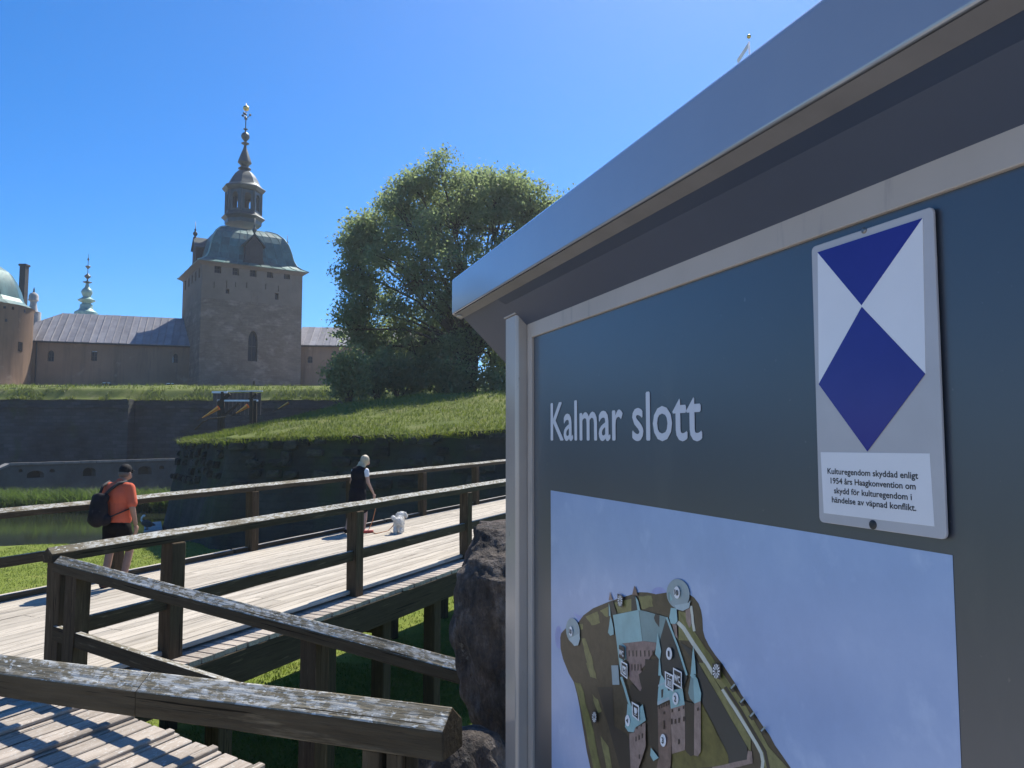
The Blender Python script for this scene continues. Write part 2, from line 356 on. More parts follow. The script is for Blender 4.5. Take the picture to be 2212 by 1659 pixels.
def emb(u, v):
    x = -9 + 24 * u; e = emb_edge(x)
    if v < .5: y = -8 + (e + 8) * v * 2; z = -1.66 + fbm(x, y, .7, 3) * .03
    else:
        t = (v - .5) * 2; y = e + t * 1.1; z = -1.66 - 3.0 * sstep(0, 1, t ** .8) + fbm(x, y, 1.5, 3) * .1 * math.sin(t * 3.14)
    return (x, y, z)
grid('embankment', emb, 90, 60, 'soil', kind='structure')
def gp_(u, v):
    x = -60 + 110 * u; e = emb_edge(max(-9, min(15, x))) - .35 if -9 < x < 15 else 1.0
    y = -70 + (e + 70) * v ** .35; return (x, y, -1.6 + fbm(x, y, .7, 3) * .03)
grid('bounce_ground', gp_, 110, 30, 'gravel', kind='structure')  # unseen pale gravel added around the camera to bounce sunlight onto the sign

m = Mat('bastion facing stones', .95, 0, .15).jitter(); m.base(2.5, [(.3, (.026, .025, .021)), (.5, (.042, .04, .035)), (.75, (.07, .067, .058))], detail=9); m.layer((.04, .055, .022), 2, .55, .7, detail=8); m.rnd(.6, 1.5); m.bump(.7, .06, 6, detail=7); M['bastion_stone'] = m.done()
# bastion: battered stone faces under a grass mound
BT = [Vector((-17.9, 42, .06)), Vector((-11.9, 32.8, .1)), Vector((-3.2, 30.6, .3)), Vector((4, 31.2, .75)), Vector((16, 34, .9))]
BL = [Vector((-21.5, 64, .6))] + BT
bast = empty('bastion', (-8, 34, -4.2), 'dark mossy stone bastion with an overgrown grassy top beside the moat bridge', 'bastion')
def resample(P, st):
    out = []
    for a, b in zip(P, P[1:]):
        n = max(1, int((b - a).length / st))
        out += [a.lerp(b, i / n) for i in range(n)]
    return out + [P[-1]]
edge = resample(BL, .45)
V = []; Q = []; NZ = 9
for i, p in enumerate(edge):
    d = (edge[min(i + 1, len(edge) - 1)] - edge[max(i - 1, 0)]); nrm = Vector((-d.y, d.x, 0)).normalized() * -1
    if nrm.y > .8: nrm = -nrm
    for j in range(NZ + 1):
        t = j / NZ; z = -5.7 + (p.z + 5.7 - .05) * t
        q = Vector((p.x, p.y, z)) + nrm * (1.15 * (1 - t) + fbm(i * .45, z, .5, 4, 4) * .22 + (0.1 if t > .93 else 0))
        V.append(q)
for i in range(len(edge) - 1):
    for j in range(NZ): a = i * (NZ + 1) + j; Q.append((a, a + NZ + 1, a + NZ + 2, a + 1))
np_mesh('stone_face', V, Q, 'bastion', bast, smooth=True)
sm = []
for k in range(5):
    bm = bmesh.new(); bmesh.ops.create_cube(bm, size=1)
    bmesh.ops.subdivide_edges(bm, edges=bm.edges[:], cuts=1, use_grid_fill=True)
    for v_ in bm.verts: v_.co += Vector((random.uniform(-.08, .08), random.uniform(-.08, .08), random.uniform(-.08, .08))) - v_.co * max(0, v_.co.length - .62) * .6
    me = bpy.data.meshes.new('stone'); bm.to_mesh(me); bm.free(); me.materials.append(M['bastion_stone']); sm.append(me)
fs_ = resample(BT, .62); n_st = 0
for row in range(9):
    for i in range(len(fs_) - 1):
        if random.random() < (.12 if row == 0 else .55 + .02 * row): continue
        a, b_ = fs_[i], fs_[i + 1]; d = (b_ - a); ln_ = d.length; d.normalize(); nrm = Vector((d.y, -d.x, 0)).normalized(); z = a.z - .3 - row * .42 + random.uniform(-.08, .08); t = (z + 5.7) / (a.z + 5.65)
        q = Vector((a.x, a.y, z)) + d * ln_ * random.random() + nrm * (1.15 * (1 - t) + .06); x_ = Vector((d.x, d.y, 0)).normalized()
        mt = Matrix((x_, nrm, Vector((0, 0, 1)))).transposed().to_4x4() @ Matrix.Diagonal((random.uniform(.4, .8), .3, random.uniform(.24, .4), 1)); mt.translation = q
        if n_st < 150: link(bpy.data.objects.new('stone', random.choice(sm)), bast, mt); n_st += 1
fe = resample(BT, .4)
def mound_pt(i, d):
    p = fe[i]; k = i / (len(fe) - 1); inw = Vector((.37 * (1 - k), 1, 0)).normalized()
    q = p + inw * d; r = 1.45 + .95 * min(1, k / .42)
    z = p.z + r * (.09 * min(d, 3) + sstep(1.5, 13, d) * .75) + fbm(q.x, q.y, .35, 4, 6) * .22 * sstep(0, 2, d) + fbm(q.x, 0, .9, 3, 9) * .1
    return Vector((q.x, q.y, min(z, p.z + r, 2.5 + .15 * fbm(q.x, q.y, .4, 3, 7))))
ND = 44; V = []; Q = []
for i in range(len(fe)):
    V.append(tuple(mound_pt(i, 0) + Vector((0, -.16 + .1 * fbm(i * .4, 0, .8, 3), -.22 + .16 * fbm(i * .4, 5, 1.1, 3)))))
    for j in range(ND + 1): V.append(tuple(mound_pt(i, 24 * (j / ND) ** 1.6)))
for i in range(len(fe) - 1):
    for j in range(ND + 1): a = i * (ND + 2) + j; Q.append((a, a + ND + 2, a + ND + 3, a + 1))
np_mesh('grass_mound', V, Q, 'bank', bast, smooth=True)

def blades(name, pts, hgt, wid, mat, parent=None, lean=.35, **tg):
    """many single grass blades: one bent two-quad strip each"""
    P = np.asarray(pts, dtype=np.float64); n = len(P); a = np.random.rand(n) * 6.283; h = hgt * (.5 + np.random.rand(n)); w = wid * (.6 + .8 * np.random.rand(n))
    dx = np.cos(a); dy = np.sin(a); la = np.random.rand(n) * 6.283; le = lean * h * np.random.rand(n) * 1.4
    lx = np.cos(la) * le; ly = np.sin(la) * le; V = np.zeros((n, 5, 3))
    for k, (t, ww) in enumerate(((0, -1), (0, 1), (.55, .7), (.55, -.7), (1, 0))):
        V[:, k, 0] = P[:, 0] + dx * w * ww * .5 + lx * t * t; V[:, k, 1] = P[:, 1] + dy * w * ww * .5 + ly * t * t; V[:, k, 2] = P[:, 2] + h * t * (1 - .25 * lean * t)
    i = np.arange(n)[:, None] * 5
    T = np.concatenate([i + np.array([[0, 1, 2]]), i + np.array([[0, 2, 3]]), i + np.array([[3, 2, 4]])])
    return np_mesh(name, V.reshape(-1, 3), T, mat, parent, **tg)
pts = []
for _ in range(70000):
    i = random.randrange(len(fe)); d = 20 * random.random() ** 1.5; p = mound_pt(i, d) + Vector((random.uniform(-.3, .3), random.uniform(-.2, .2), -.04))
    if fbm(p.x, p.y, .6, 3, 12) > -.3: pts.append(p)
blades('mound_grass', pts, .17, .03, 'blade', bast, .6, kind='stuff')
pts = []
for _ in range(7000):
    i = random.randrange(len(fe)); p = mound_pt(i, 0) + Vector((random.uniform(-.3, .3), random.uniform(-.25, .1), -.2 - .3 * random.random() * max(0, fbm(i * .4, 2, 1.2, 3) + .3))); pts.append(p)
blades('edge_grass', pts, .3, .035, 'blade', bast, 1.3, kind='stuff')
pts = []
for _ in range(80000):
    x = random.uniform(-21, 1); y = random.uniform(10, 35); pts.append((x, y, lawn_z(x, y) - .01))
for _ in range(14000):
    x = random.uniform(-5, 0); y = random.uniform(8, 16); pts.append((x, y, lawn_z(x, y) - .01))
blades('lawn_grass', pts, .07, .022, 'lawnblade', None, .8, kind='stuff')
pts = []
for _ in range(24000):
    x = random.uniform(-52, -19.9); y = 52 + random.random() * 4 + .9 * fbm(x, 0, .4, 2)
    if x > -25.3: y = 52.5 + random.random() * 2.5
    pts.append((x, y, WATER - .1))
k = blades('reed_bed', pts, 1.45, .085, 'reed', None, .75, kind='stuff')
# ================================================================= CASTLE: terrace, ramparts
YR = 75.0
zt = at(300, 858, YR).z
rp = empty('rampart_wall', (-30, YR, -4), 'long dark inner rampart wall below the castle with a grassy crest', 'wall')
xc = at(291, 900, YR).x
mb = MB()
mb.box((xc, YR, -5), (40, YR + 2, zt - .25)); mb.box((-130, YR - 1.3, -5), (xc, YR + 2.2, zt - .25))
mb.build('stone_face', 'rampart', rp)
mb = MB(); mb.box((-130, YR - 1.55, zt - 1.1), (xc + .2, YR - 1.302, zt - .8)); mb.box((xc + .2, YR - .25, zt - 1.1), (40, YR - .002, zt - .8)); mb.build('string_course', 'rampart', rp)
ZT = 6.25                                   # castle terrace
def terr(u, v):
    x = -130 + 200 * u; f = YR - 1.45 if x < xc else YR - .15
    y = f + (v * 4 if v < .4 else 1.6 + (v - .4) / .6 * 11.6); z = (zt - .3 + (5.05 - zt + .3) * sstep(0, .4, v) if v < .4 else 5.05 + (ZT - 5.05) * (v - .4) / .6) + .12 * fbm(x, 3, .9, 3) + .2 * fbm(x, y, .3, 4, 3) * math.sin(3.14 * v) + (.12 * fbm(x, 1, 1.3, 3) if v < .08 else 0)
    return (x, y, z)
grid('terrace_bank', terr, 240, 14, 'bank', kind='structure')
pts = []
for _ in range(14000):
    u = random.uniform(.25, .75); v = random.random() ** 1.8 * .9; p = terr(u, v)
    if fbm(p[0], p[1], .5, 3, 4) > -.1: pts.append((p[0], p[1], p[2] - .05))
blades('terrace_grass', pts, .42, .07, 'blade', None, .9, kind='stuff')
mb = MB(); mb.quad((-130, 88, ZT + .01), (70, 88, ZT + .01), (70, 91, ZT + .02), (-130, 91, ZT + .02)); mb.build('terrace_path', 'gravel', kind='structure')
mb = MB(); mb.quad((-130, 87.5, ZT - .02), (70, 87.5, ZT - .02), (70, 160, ZT - .02), (-130, 160, ZT - .02)); mb.build('castle_terrace', 'gravel', kind='structure')

# low counterscarp wall with a pale coping and blind niches
lw = empty('low_moat_wall', (-30, 58, -4), 'low moat wall with a pale coping and dark niches behind the reeds', 'wall')
A0 = at(20, 1004, 56); A1 = at(389, 991, 71); zc = (A0.z + A1.z) / 2
U = Vector((A1.x - A0.x, A1.y - A0.y, 0)); Lw = U.length; U.normalize(); Nw = Vector((U.y, -U.x, 0))
def uw(px, py):                              # pixel -> (u, z) on that wall
    d = ray(px, py); o = Vector((A0.x, A0.y, 0)); t = o.dot(Nw) / d.dot(Nw); q = d * t; return (q - o).dot(U), q.z
ops = []
for cx0, cy0, cx1, cy1, ar in ((225, 738, 372, 805, .3), (695, 712, 805, 790, .3), (1158, 700, 1275, 775, .3), (415, 722, 462, 755, .2), (1335, 695, 1378, 730, .2), (155, 725, 190, 755, .15)):
    fx = lambda c: c * .4521 / 1.7554; fy = lambda c: (1450 + c * .4521) / 1.7554
    a = uw(fx(cx0), fy(cy1)); b = uw(fx(cx1), fy(cy0)); ops.append((a[0], b[0], a[1], b[1], ar))
mb = wall(MB(), A0, U, Nw, Lw + 4, -5, zc - .1, ops, .5)
O2 = Vector((A0.x, A0.y, 0)); D2 = O2 - U * 1.7
mb.prism([(0, -5), (-1.7, -5), (-1.7, zc - .75), (-1.1, zc - .55), (0, zc - .1)], O2, U, (0, 0, 1), -Nw, 0, .6)
mb.prism([(-1.7, -5), (-40, -5), (-40, zc - 1.1), (-1.7, zc - .8)], O2, U, (0, 0, 1), -Nw, 0, .6)
m = Mat('tan grey low wall', .95, 0, .1); m.base(.5, [(.3, (.1, .09, .075)), (.7, (.16, .145, .125))], detail=9); m.bump(.6, .1, 3, detail=7); M['low_wall'] = m.done(); mb.build('stone_face', 'low_wall', lw)
for i, o in enumerate(ops):
    MB().prism([(o[0], o[2]), (o[1], o[2]), (o[1], o[3]), (o[0], o[3])], O2, U, (0, 0, 1), -Nw, .46, .55).build('niche_back', 'beam', lw)
M['coping_dull'] = plain('dull tan coping stone', (.19, .18, .165), .9, var=.25, scale=2)
n = 14
for i in range(n):
    u0 = (Lw + 4) * i / n; u1 = (Lw + 4) * (i + 1) / n - .03
    MB().prism([(-.12, zc - .1), (.5, zc - .1), (.5, zc + .06), (-.12, zc + .1 + random.uniform(-.01, .02))], O2, -Nw, (0, 0, 1), U, u0, u1).build('coping_stone', 'coping_dull', lw, bevel=.02)
M['low_wall'] = M['rampart'] if 'low_wall' not in M else M['low_wall']
MB().prism([(0, zc + .06), (0, zc - .1), (-1.1, zc - .55), (-1.75, zc - .75), (-1.75, zc - .6), (-1.05, zc - .38)], O2, U, (0, 0, 1), -Nw, -.1, .5).build('coping_stone', 'coping_dull', lw)

# ================================================================= gate tower
UX = Vector((math.cos(TH), math.sin(TH), 0)); VY = Vector((-math.sin(TH), math.cos(TH), 0)); TL = 12.9
NC = at(436.6, 566, 96); TZ = NC.z                     # near wall corner, under the eaves
N2 = Vector((NC.x, NC.y, 0))
tw = empty('gate_tower', (NC.x, NC.y, ZT), 'tall square castle tower with green copper dome, lantern and spire', 'castle tower')
def onface(px, py, O, Ud, N):
    d = ray(px, py); o = Vector((O.x, O.y, 0)); q = d * (o.dot(N) / d.dot(N)); return (q - o).dot(Ud), q.z
NF = Vector((UX.y, -UX.x, 0)); NLf = -UX
c8 = lambda x, y: (398.8 + x * .1305, 467.1 + y * .1305)
c1 = lambda x, y: (x * .3348, 455.7 + y * .3348)
ops = []
for f, lst in ((c8, [(495, 800, 605, 940, 0), (795, 824, 898, 974, 0), (1080, 848, 1192, 1000, 0), (1366, 868, 1465, 1018, 0), (1645, 890, 1745, 1040, 0),
                     (681, 1200, 740, 1280, 0), (1497, 1275, 1556, 1382, 0),
                     (482, 1085, 494, 1190, 0), (690, 1065, 702, 1185, 0), (838, 1092, 850, 1172, 0), (1022, 1095, 1034, 1182, 0), (1338, 1120, 1350, 1210, 0), (1545, 1150, 1556, 1250, 0)]),
               (c1, [(1601, 772, 1662, 970, 1.6), (1632, 1096, 1646, 1128, 0)])):
    for x0, y0, x1, y1, ar in lst:
        a = onface(*f(x0, (y0 + y1) / 2), N2, UX, NF); b = onface(*f(x1, (y0 + y1) / 2), N2, UX, NF)
        t = onface(*f((x0 + x1) / 2, y0), N2, UX, NF)[1]; lo = onface(*f((x0 + x1) / 2, y1), N2, UX, NF)[1]
        ops.append((a[0], b[0], lo, t, ar))
ZB = ZT - .5
zs_ = min(o[2] for o in ops[:5]) - 3.2               # smooth band above, rough masonry below
up = [o for o in ops if o[2] > zs_]; dn = [o for o in ops if o[3] <= zs_]
mid = [o for o in ops if o not in up and o not in dn]
zs_ = min([o[2] for o in mid] + [zs_]) - .15; up = [o for o in ops if o[2] > zs_]; dn = [o for o in ops if o[2] <= zs_]
mb = wall(MB(), N2, UX, NF, TL, zs_, TZ, up, .6, 1); wall(mb, N2, UX, NF, TL, ZB, zs_, dn, .6, 0)
lo_ = N2 + VY * TL; lops = []
for i in range(5): u = 1.5 + i * 2.35; lops.append((u, u + .95, TZ - 1.75, TZ - .5, 0))
sl_ops = [(2.2 + i * 1.7, 2.3 + i * 1.7, TZ - 4.2, TZ - 3.1, 0) for i in range(6)]
wall(mb, lo_, -VY, NLf, TL, zs_, TZ, lops + sl_ops, .6, 1); wall(mb, lo_, -VY, NLf, TL, ZB, zs_, [], .6, 0)
for a, b in ((N2 + UX * TL, N2 + UX * TL + VY * TL), (N2 + UX * TL + VY * TL, N2 + VY * TL)):
    mb.quad(a + Vector((0, 0, ZB)), b + Vector((0, 0, ZB)), b + Vector((0, 0, TZ)), a + Vector((0, 0, TZ)), 1)
mb.build('wall', ['tower', 'plaster'], tw)
panes(ops, N2, UX, NF, .6, ['glass', 'win_wood'], tw); panes(lops + sl_ops, lo_, -VY, NLf, .6, ['glass', 'win_wood'], tw)
o = ops[6]; a = onface(*c8(1100, 1380), N2, UX, NF); b = onface(*c8(1215, 1380), N2, UX, NF); t = onface(*c8(1150, 1300), N2, UX, NF)[1]; lo = onface(*c8(1150, 1460), N2, UX, NF)[1]
mb = MB()
for u0, u1, z0, z1 in ((a[0], a[0] + .12, lo, t), (b[0] - .12, b[0], lo, t), (a[0] + .12, b[0] - .12, t - .12, t), (a[0] + .12, b[0] - .12, lo, lo + .12)):
    mb.prism([(u0, z0), (u1, z0), (u1, z1), (u0, z1)], N2, UX, (0, 0, 1), NF, .003, .07)
mb.build('blind_panel', 'plaster', tw)
CT = N2 + UX * TL / 2 + VY * TL / 2                   # tower axis
ov = .55
sq = lambda hw, z: [CT + UX * sx * hw + VY * sy * hw + Vector((0, 0, z)) for sx, sy in ((-1, -1), (1, -1), (1, 1), (-1, 1))]
mb = MB()
for (h0, z0), (h1, z1) in zip(((TL / 2 + .02, TZ - .3), (TL / 2 + .25, TZ - .12), (TL / 2 + ov, TZ + .05), (TL / 2 + ov, TZ + .2)), ((TL / 2 + .25, TZ - .12), (TL / 2 + ov, TZ + .05), (TL / 2 + ov, TZ + .2), (TL / 2 - .5, TZ + .25))):
    A = sq(h0, z0); B = sq(h1, z1)
    for i in range(4): mb.quad(A[i], A[(i + 1) % 4], B[(i + 1) % 4], B[i])
mb.build('eave', 'tile_eave', tw)
# dome: square helmet roof of copper sheets
HW = TL / 2 + ov + .08
prof = [(1.0, .12), (.9, .5), (.82, 1.0), (.77, 1.8), (.735, 2.9), (.69, 4.0), (.62, 4.9), (.52, 5.6), (.42, 5.95), (.34, 6.1)]
dome = MB()
for (r0, z0), (r1, z1) in zip(prof, prof[1:]):
    A = sq(HW * r0, TZ + z0); B = sq(HW * r1, TZ + z1)
    for i in range(4): dome.quad(A[i], A[(i + 1) % 4], B[(i + 1) % 4], B[i])
A = sq(HW * prof[-1][0], TZ + prof[-1][1]); dome.quad(*A)
dm = dome.build('dome_roof', 'copper', tw)
for (r0, z0), (r1, z1) in zip(prof, prof[1:]):
    A = sq(HW * r0, TZ + z0); B = sq(HW * r1, TZ + z1)
    for i in (0, 3):
        n = 9 if r0 > .6 else 6
        for k in range(n):
            e = .06 / n; p = [A[i].lerp(A[(i + 1) % 4], k / n + e), A[i].lerp(A[(i + 1) % 4], (k + 1) / n - e), B[i].lerp(B[(i + 1) % 4], (k + 1) / n - e), B[i].lerp(B[(i + 1) % 4], k / n + e)]
            nn = (p[1] - p[0]).cross(p[3] - p[0]).normalized(); q = [x + nn * (.03 + random.random() * .05) for x in p]
            s = MB().add(p + q, [(4, 5, 6, 7), (0, 1, 5, 4), (1, 2, 6, 5), (2, 3, 7, 6), (3, 0, 4, 7)]); s.build('copper_sheet', 'copper', dm)
for i in range(4):
    MB().tube([sq(HW * r + .03, TZ + z + .04)[i] for r, z in prof], .1, 6).build('hip_roll', 'copper_pale', dm, smooth=True)
# dormers, one on each side
def dormer(D, N, T, first=None):
    """D: centre of the face at eave level, N outward, T along the face"""
    mb = MB(); Z = Vector((0, 0, 1)); w = 1.12
    body = [(-w - .45, 0), (w + .45, 0), (w + .1, .9), (w, 1.3), (w, 2.75), (-w, 2.75), (-w, 1.3), (-w - .1, .9)]
    mb.prism(body, D, T, Z, N, -2.6, .25, 0)
    mb.build('dormer', ['dormer'], tw)
    dd = [o for o in tw.children if o.name.startswith('dormer')][-1]
    r = MB(); r.prism([(-w - .32, 2.72), (0, 4.2), (w + .32, 2.72), (w + .32, 2.9), (0, 4.45), (-w - .32, 2.9)], D, T, Z, N, -2.8, .45, 0)
    r.prism([(-w, 2.75), (w, 2.75), (0, 4.2)], D, T, Z, N, -2.6, .24, 1); r.build('dormer_roof', ['copper_dark', 'dormer'], dd)
    h = MB(); h.prism([(-.6, 1.35), (.6, 1.35), (.6, 2.6), (-.6, 2.6)], D, T, Z, N, .252, .3, 0)
    h.prism([(-.02, 1.35), (.02, 1.35), (.02, 2.6), (-.02, 2.6)], D, T, Z, N, .301, .32, 0); h.build('hatch', ['win_wood'], dd)
    f = MB(); f.lathe([(.12, 0), (.12, .2), (.3, .45), (.3, .65), (.12, .85), (.1, 1.0), (.16, 1.1), (.05, 1.25), (.03, 2.2)], 10, D + N * .2 + Z * 4.35); f.build('finial', ['copper_dark'], dd, smooth=True)
for N, T in ((NF, UX), (NLf, -VY), (UX, VY), (-NF, -UX)): dormer(CT + N * (TL / 2 - .45) + Vector((0, 0, TZ + .25)), N, T)
# lantern and spire, measured heights on the tower axis
YA = CT.y
axz = lambda cy: at(516, 216.5 + cy * .1649, YA).z
PX = .1649 * YA / F                                    # metres per unit of the tracing
CX = Vector((CT.x, CT.y, 0))
lan = MB(); lan.lathe([(235 * PX, axz(1640)), (238 * PX, axz(1592)), (285 * PX, axz(1556)), (250 * PX, axz(1530)), (225 * PX, axz(1495)), (40 * PX, axz(1494))], 8, CX, TH + R(22.5)); ln = lan.build('lantern', ['copper_dark'], tw)
ra = 226 * PX; z0, z1 = axz(1500), axz(1225)
mb = MB(); ph = TH + R(22.5)
for i in range(8):
    a = CX + Vector((math.cos(ph + i * R(45)), math.sin(ph + i * R(45)), 0)) * ra; b = CX + Vector((math.cos(ph + (i + 1) * R(45)), math.sin(ph + (i + 1) * R(45)), 0)) * ra
    u = (b - a); L = u.length; u.normalize(); N = Vector((u.y, -u.x, 0)); N = N if N.dot(a - CX) > 0 else -N
    wall(mb, a, u, N, L, z0, z1, [(L * .26, L * .74, z0 + .35, z1 - .35, L * .24)], .28)
    mb.tube([a + Vector((0, 0, z0)), a + Vector((0, 0, z1))], .16, 6)
mb.build('arcade', ['copper_dark'], ln)
lan = MB(); lan.lathe([(225 * PX, axz(1226)), (250 * PX, axz(1215)), (282 * PX, axz(1178)), (275 * PX, axz(1165)), (232 * PX, axz(1140)), (205 * PX, axz(1110)), (178 * PX, axz(1050)), (140 * PX, axz(990)), (92 * PX, axz(943)), (50 * PX, axz(935))], 8, CX, TH + R(22.5)); lan.build('cupola_roof', ['copper_dark'], ln, smooth=True, sharp=25)
sp = MB(); sp.lathe([(r * PX, axz(c)) for r, c in ((45, 940), (45, 925), (84, 905), (84, 898), (48, 872), (60, 850), (90, 822), (86, 805), (50, 700), (28, 645), (18, 610), (17, 590), (50, 572), (52, 566), (16, 548), (20, 535), (50, 500), (57, 475), (48, 445), (18, 422), (10, 412), (8, 395), (30, 384), (30, 378), (7, 368), (6, 150))], 14, CX); st = sp.build('spire', ['copper_dark'], tw, smooth=True, sharp=40)
v = MB(); v.lathe([(r * PX, axz(c)) for r, c in ((3, 142), (26, 135), (40, 118), (42, 104), (36, 86), (20, 75), (3, 70), (2, 40))], 12, CX); v.build('gilded_ball', ['gold'], st, smooth=True)
v = MB()
for dx, dy, cy in ((-44, 0, 200), (-34, 20, 162), (58, 0, 194), (10, -40, 200)):
    q = CX + Vector((dx * PX, dy * PX, axz(cy))); v.lathe([(.01, -.18), (.15, -.08), (.17, .03), (.08, .15), (.01, .2)], 8, q); v.tube([CX + Vector((0, 0, axz(235))), (q + CX + Vector((0, 0, axz(225)))) / 2 + Vector((0, 0, -.15)), q], .05, 5)
v.lathe([(.05, axz(258)), (.25, axz(250)), (.14, axz(228)), (.05, axz(210))], 8, CX); v.build('flower_finial', ['copper_dark'], st, smooth=True)

# ================================================================= castle wings
def wing(name, label, E0, E1, ridge, zb, sheets, ops_px, pipes, hip=0.0, group='low castle wings'):
    """E0,E1: eave ends (left, right); ridge: (set back, rise)"""
    U = Vector((E1.x - E0.x, E1.y - E0.y, 0)); L = U.length; U.normalize(); N = Vector((U.y, -U.x, 0)); ze = E0.z; O = Vector((E0.x, E0.y, 0)); Z = Vector((0, 0, 1))
    w = empty(name, (E0.x, E0.y, zb), label, 'castle wing', group)
    ops = []
    for x0, y0, x1, y1, ar in ops_px:
        a = onface(*c1(x0, y1), O, U, N); b = onface(*c1(x1, y0), O, U, N); ops.append((a[0], b[0], max(a[1], zb + .05), b[1], ar))
    mb = wall(MB(), O, U, N, L, zb - .5, ze, ops, .4)
    mb.prism([(0, zb - .5), (8, zb - .5), (8, ze), (0, ze)], O, -N, Z, U, -.01, .0); mb.prism([(0, zb - .5), (2 * ridge[0], zb - .5), (2 * ridge[0], ze), (ridge[0], ze + ridge[1]), (0, ze)], O, -N, Z, U, L - .02, L)
    mb.build('wall', 'ochre', w); panes(ops, O, U, N, .4, ['glass', 'win_wood'], w)
    eb = O + N * .35 + Z * (ze - .12); rb = O - N * ridge[0] + Z * (ze + ridge[1]); sv = rb - eb; Ls = sv.length; sv.normalize(); nn = U.cross(sv)
    for k in range(sheets):
        u0 = L * k / sheets; u1 = L * (k + 1) / sheets; f = 1.0
        p = [eb + U * u0, eb + U * u1, eb + U * u1 + sv * Ls, eb + U * u0 + sv * Ls]
        if hip and u0 < hip:                         # clipped by the hip at the left end
            h0 = u0 / hip; h1 = min(1, u1 / hip); p[3] = eb + U * u0 + sv * Ls * (.62 + .38 * h0); p[2] = eb + U * u1 + sv * Ls * (.62 + .38 * h1)
        t = .06; r1 = random.uniform(0, .05); r2 = random.uniform(0, .05)
        q = [p[0] + nn * (t + r1), p[1] + nn * (t + r2), p[2] + nn * (t + r1), p[3] + nn * (t + r2)]
        s = MB().add(p + q, [(4, 5, 6, 7), (0, 1, 5, 4), (1, 2, 6, 5), (2, 3, 7, 6), (3, 0, 4, 7), (3, 2, 1, 0)])
        a, b = p[1], p[2]; s.obox((a + b) / 2 + nn * .1, (b - a) / 2, U * .025, nn * .06); s.build('roof_sheet', 'tin', w)
    rb2 = O + Z * ze - N * (2 * ridge[0]); mb = MB(); mb.quad(rb + U * hip, rb + U * L, rb2 + U * L, rb2); mb.build('rear_roof', 'tin', w)
    mb = MB(); mb.tube([eb + Z * -.08, eb + U * L + Z * -.08], .09, 6); mb.build('gutter', 'win_wood', w)
    for px in pipes:
        u = onface(*c1(px, 1000), O, U, N)[0]; MB().tube([O + U * u + N * .12 + Z * (ze - .2), O + U * u + N * .12 + Z * (zb)], .08, 6).build('downpipe', 'win_wood', w)
    return w
TLm = N2 + VY * TL * .52; E1 = at(415, 747, TLm.y); E0 = at(60, 734, TLm.y * (950 - 747) / (950 - 734.5)); E0.z = E1.z
wing('castle_wing', 'long ochre castle wing with grey tin roof left of the square tower', E0, E1, (5.2, 4.3), ZT, 22,
     [(306, 900, 350, 970, .5), (586, 906, 628, 966, 0), (1113, 921, 1150, 980, .5), (652, 1108, 714, 1128, 0), (1070, 1112, 1126, 1132, 0)], [232, 1238], 2.6)
TRm = N2 + UX * TL + VY * 1.5; E2 = at(640, 745, TRm.y); E3 = at(1010, 746, TRm.y + 2); E3.z = E2.z
wing('castle_wing', 'short stretch of castle wing between the square tower and the big tree', E2, E3, (4.2, 3.0), ZT, 26,
     [(1982, 937, 2016, 980, .3), (2166, 945, 2198, 982, .3)], [], 0)

# ================================================================= round tower, chimney, spires at the left
rt = empty('round_tower', (-60, 92, ZT), 'round castle tower with pale green copper dome at the far left', 'castle tower')
YT = 92.0; ax = at(-70, 700, YT); CR = Vector((ax.x, ax.y, 0)); zr = lambda y: at(-52, y, YT).z; MR = YT / F
mb = MB(); mb.lathe([(122 * MR, ZT - .5), (122 * MR, zr(668)), (125 * MR, zr(662))], 40, CR); mb.build('wall', 'ochre', rt, smooth=True, sharp=40)
mb = MB(); mb.lathe([(128 * MR, zr(663)), (122 * MR, zr(659)), (110 * MR, zr(652)), (103 * MR, zr(643)), (97 * MR, zr(622)), (88 * MR, zr(602)), (78 * MR, zr(586)), (56 * MR, zr(571)), (30 * MR, zr(560)), (20 * MR, zr(520))], 12, CR, R(8)); d2 = mb.build('dome_roof', 'copper', rt, smooth=True, sharp=12)
for (px, py, hw, hh) in ((10, 664, 2.2, 2.5), (28, 666, 2.2, 3), (53, 672, 2, 3), (13, 692, 1.8, 3), (44, 749, 6, 10)):
    d = ray(px, py); a = d.x ** 2 + d.y ** 2; bq = -2 * (d.x * CR.x + d.y * CR.y); cq = CR.x ** 2 + CR.y ** 2 - (122 * MR) ** 2; t = (-bq - math.sqrt(max(0, bq * bq - 4 * a * cq))) / (2 * a); q = d * t
    n = (Vector((q.x, q.y, 0)) - CR).normalized(); T = Vector((-n.y, n.x, 0))
    mb = MB(); mb.obox(q - n * .12, T * hw * MR, n * .16, Vector((0, 0, hh * MR)), 0); mb.build('window', ['glass'], rt)
ch = empty('chimney', (at(53, 650, 100).x, 100, 12), 'tall square chimney standing behind the round tower dome', 'chimney')
p = at(53, 571, 100); mb = MB(); w = 6.3 * 100 / F; mb.box((p.x - w, 100 - w, ZT), (p.x + w, 100 + w, p.z - .3)); mb.build('stack', 'dormer', ch)
MB().box((p.x - w * 1.35, 100 - w * 1.35, p.z - .3), (p.x + w * 1.35, 100 + w * 1.35, p.z)).build('cap', 'dormer', ch, bevel=.08)
def spire_thing(name, label, px, Y, prof, mats, tip=None, n=12):
    b = at(px, 680, Y); c = Vector((b.x, b.y, 0)); k = Y / F; o = empty(name, (b.x, b.y, ZT), label, 'spire')
    mb = MB(); mb.lathe([(r * k, at(px, y, Y).z) for r, y in prof], n, c); mb.build('spire_body', mats[0], o, smooth=True, sharp=40)
    if tip: mb = MB(); mb.lathe([(r * k, at(px, y, Y).z) for r, y in tip], n, c); mb.build('tip', mats[1], o, smooth=True, sharp=40)
    return o
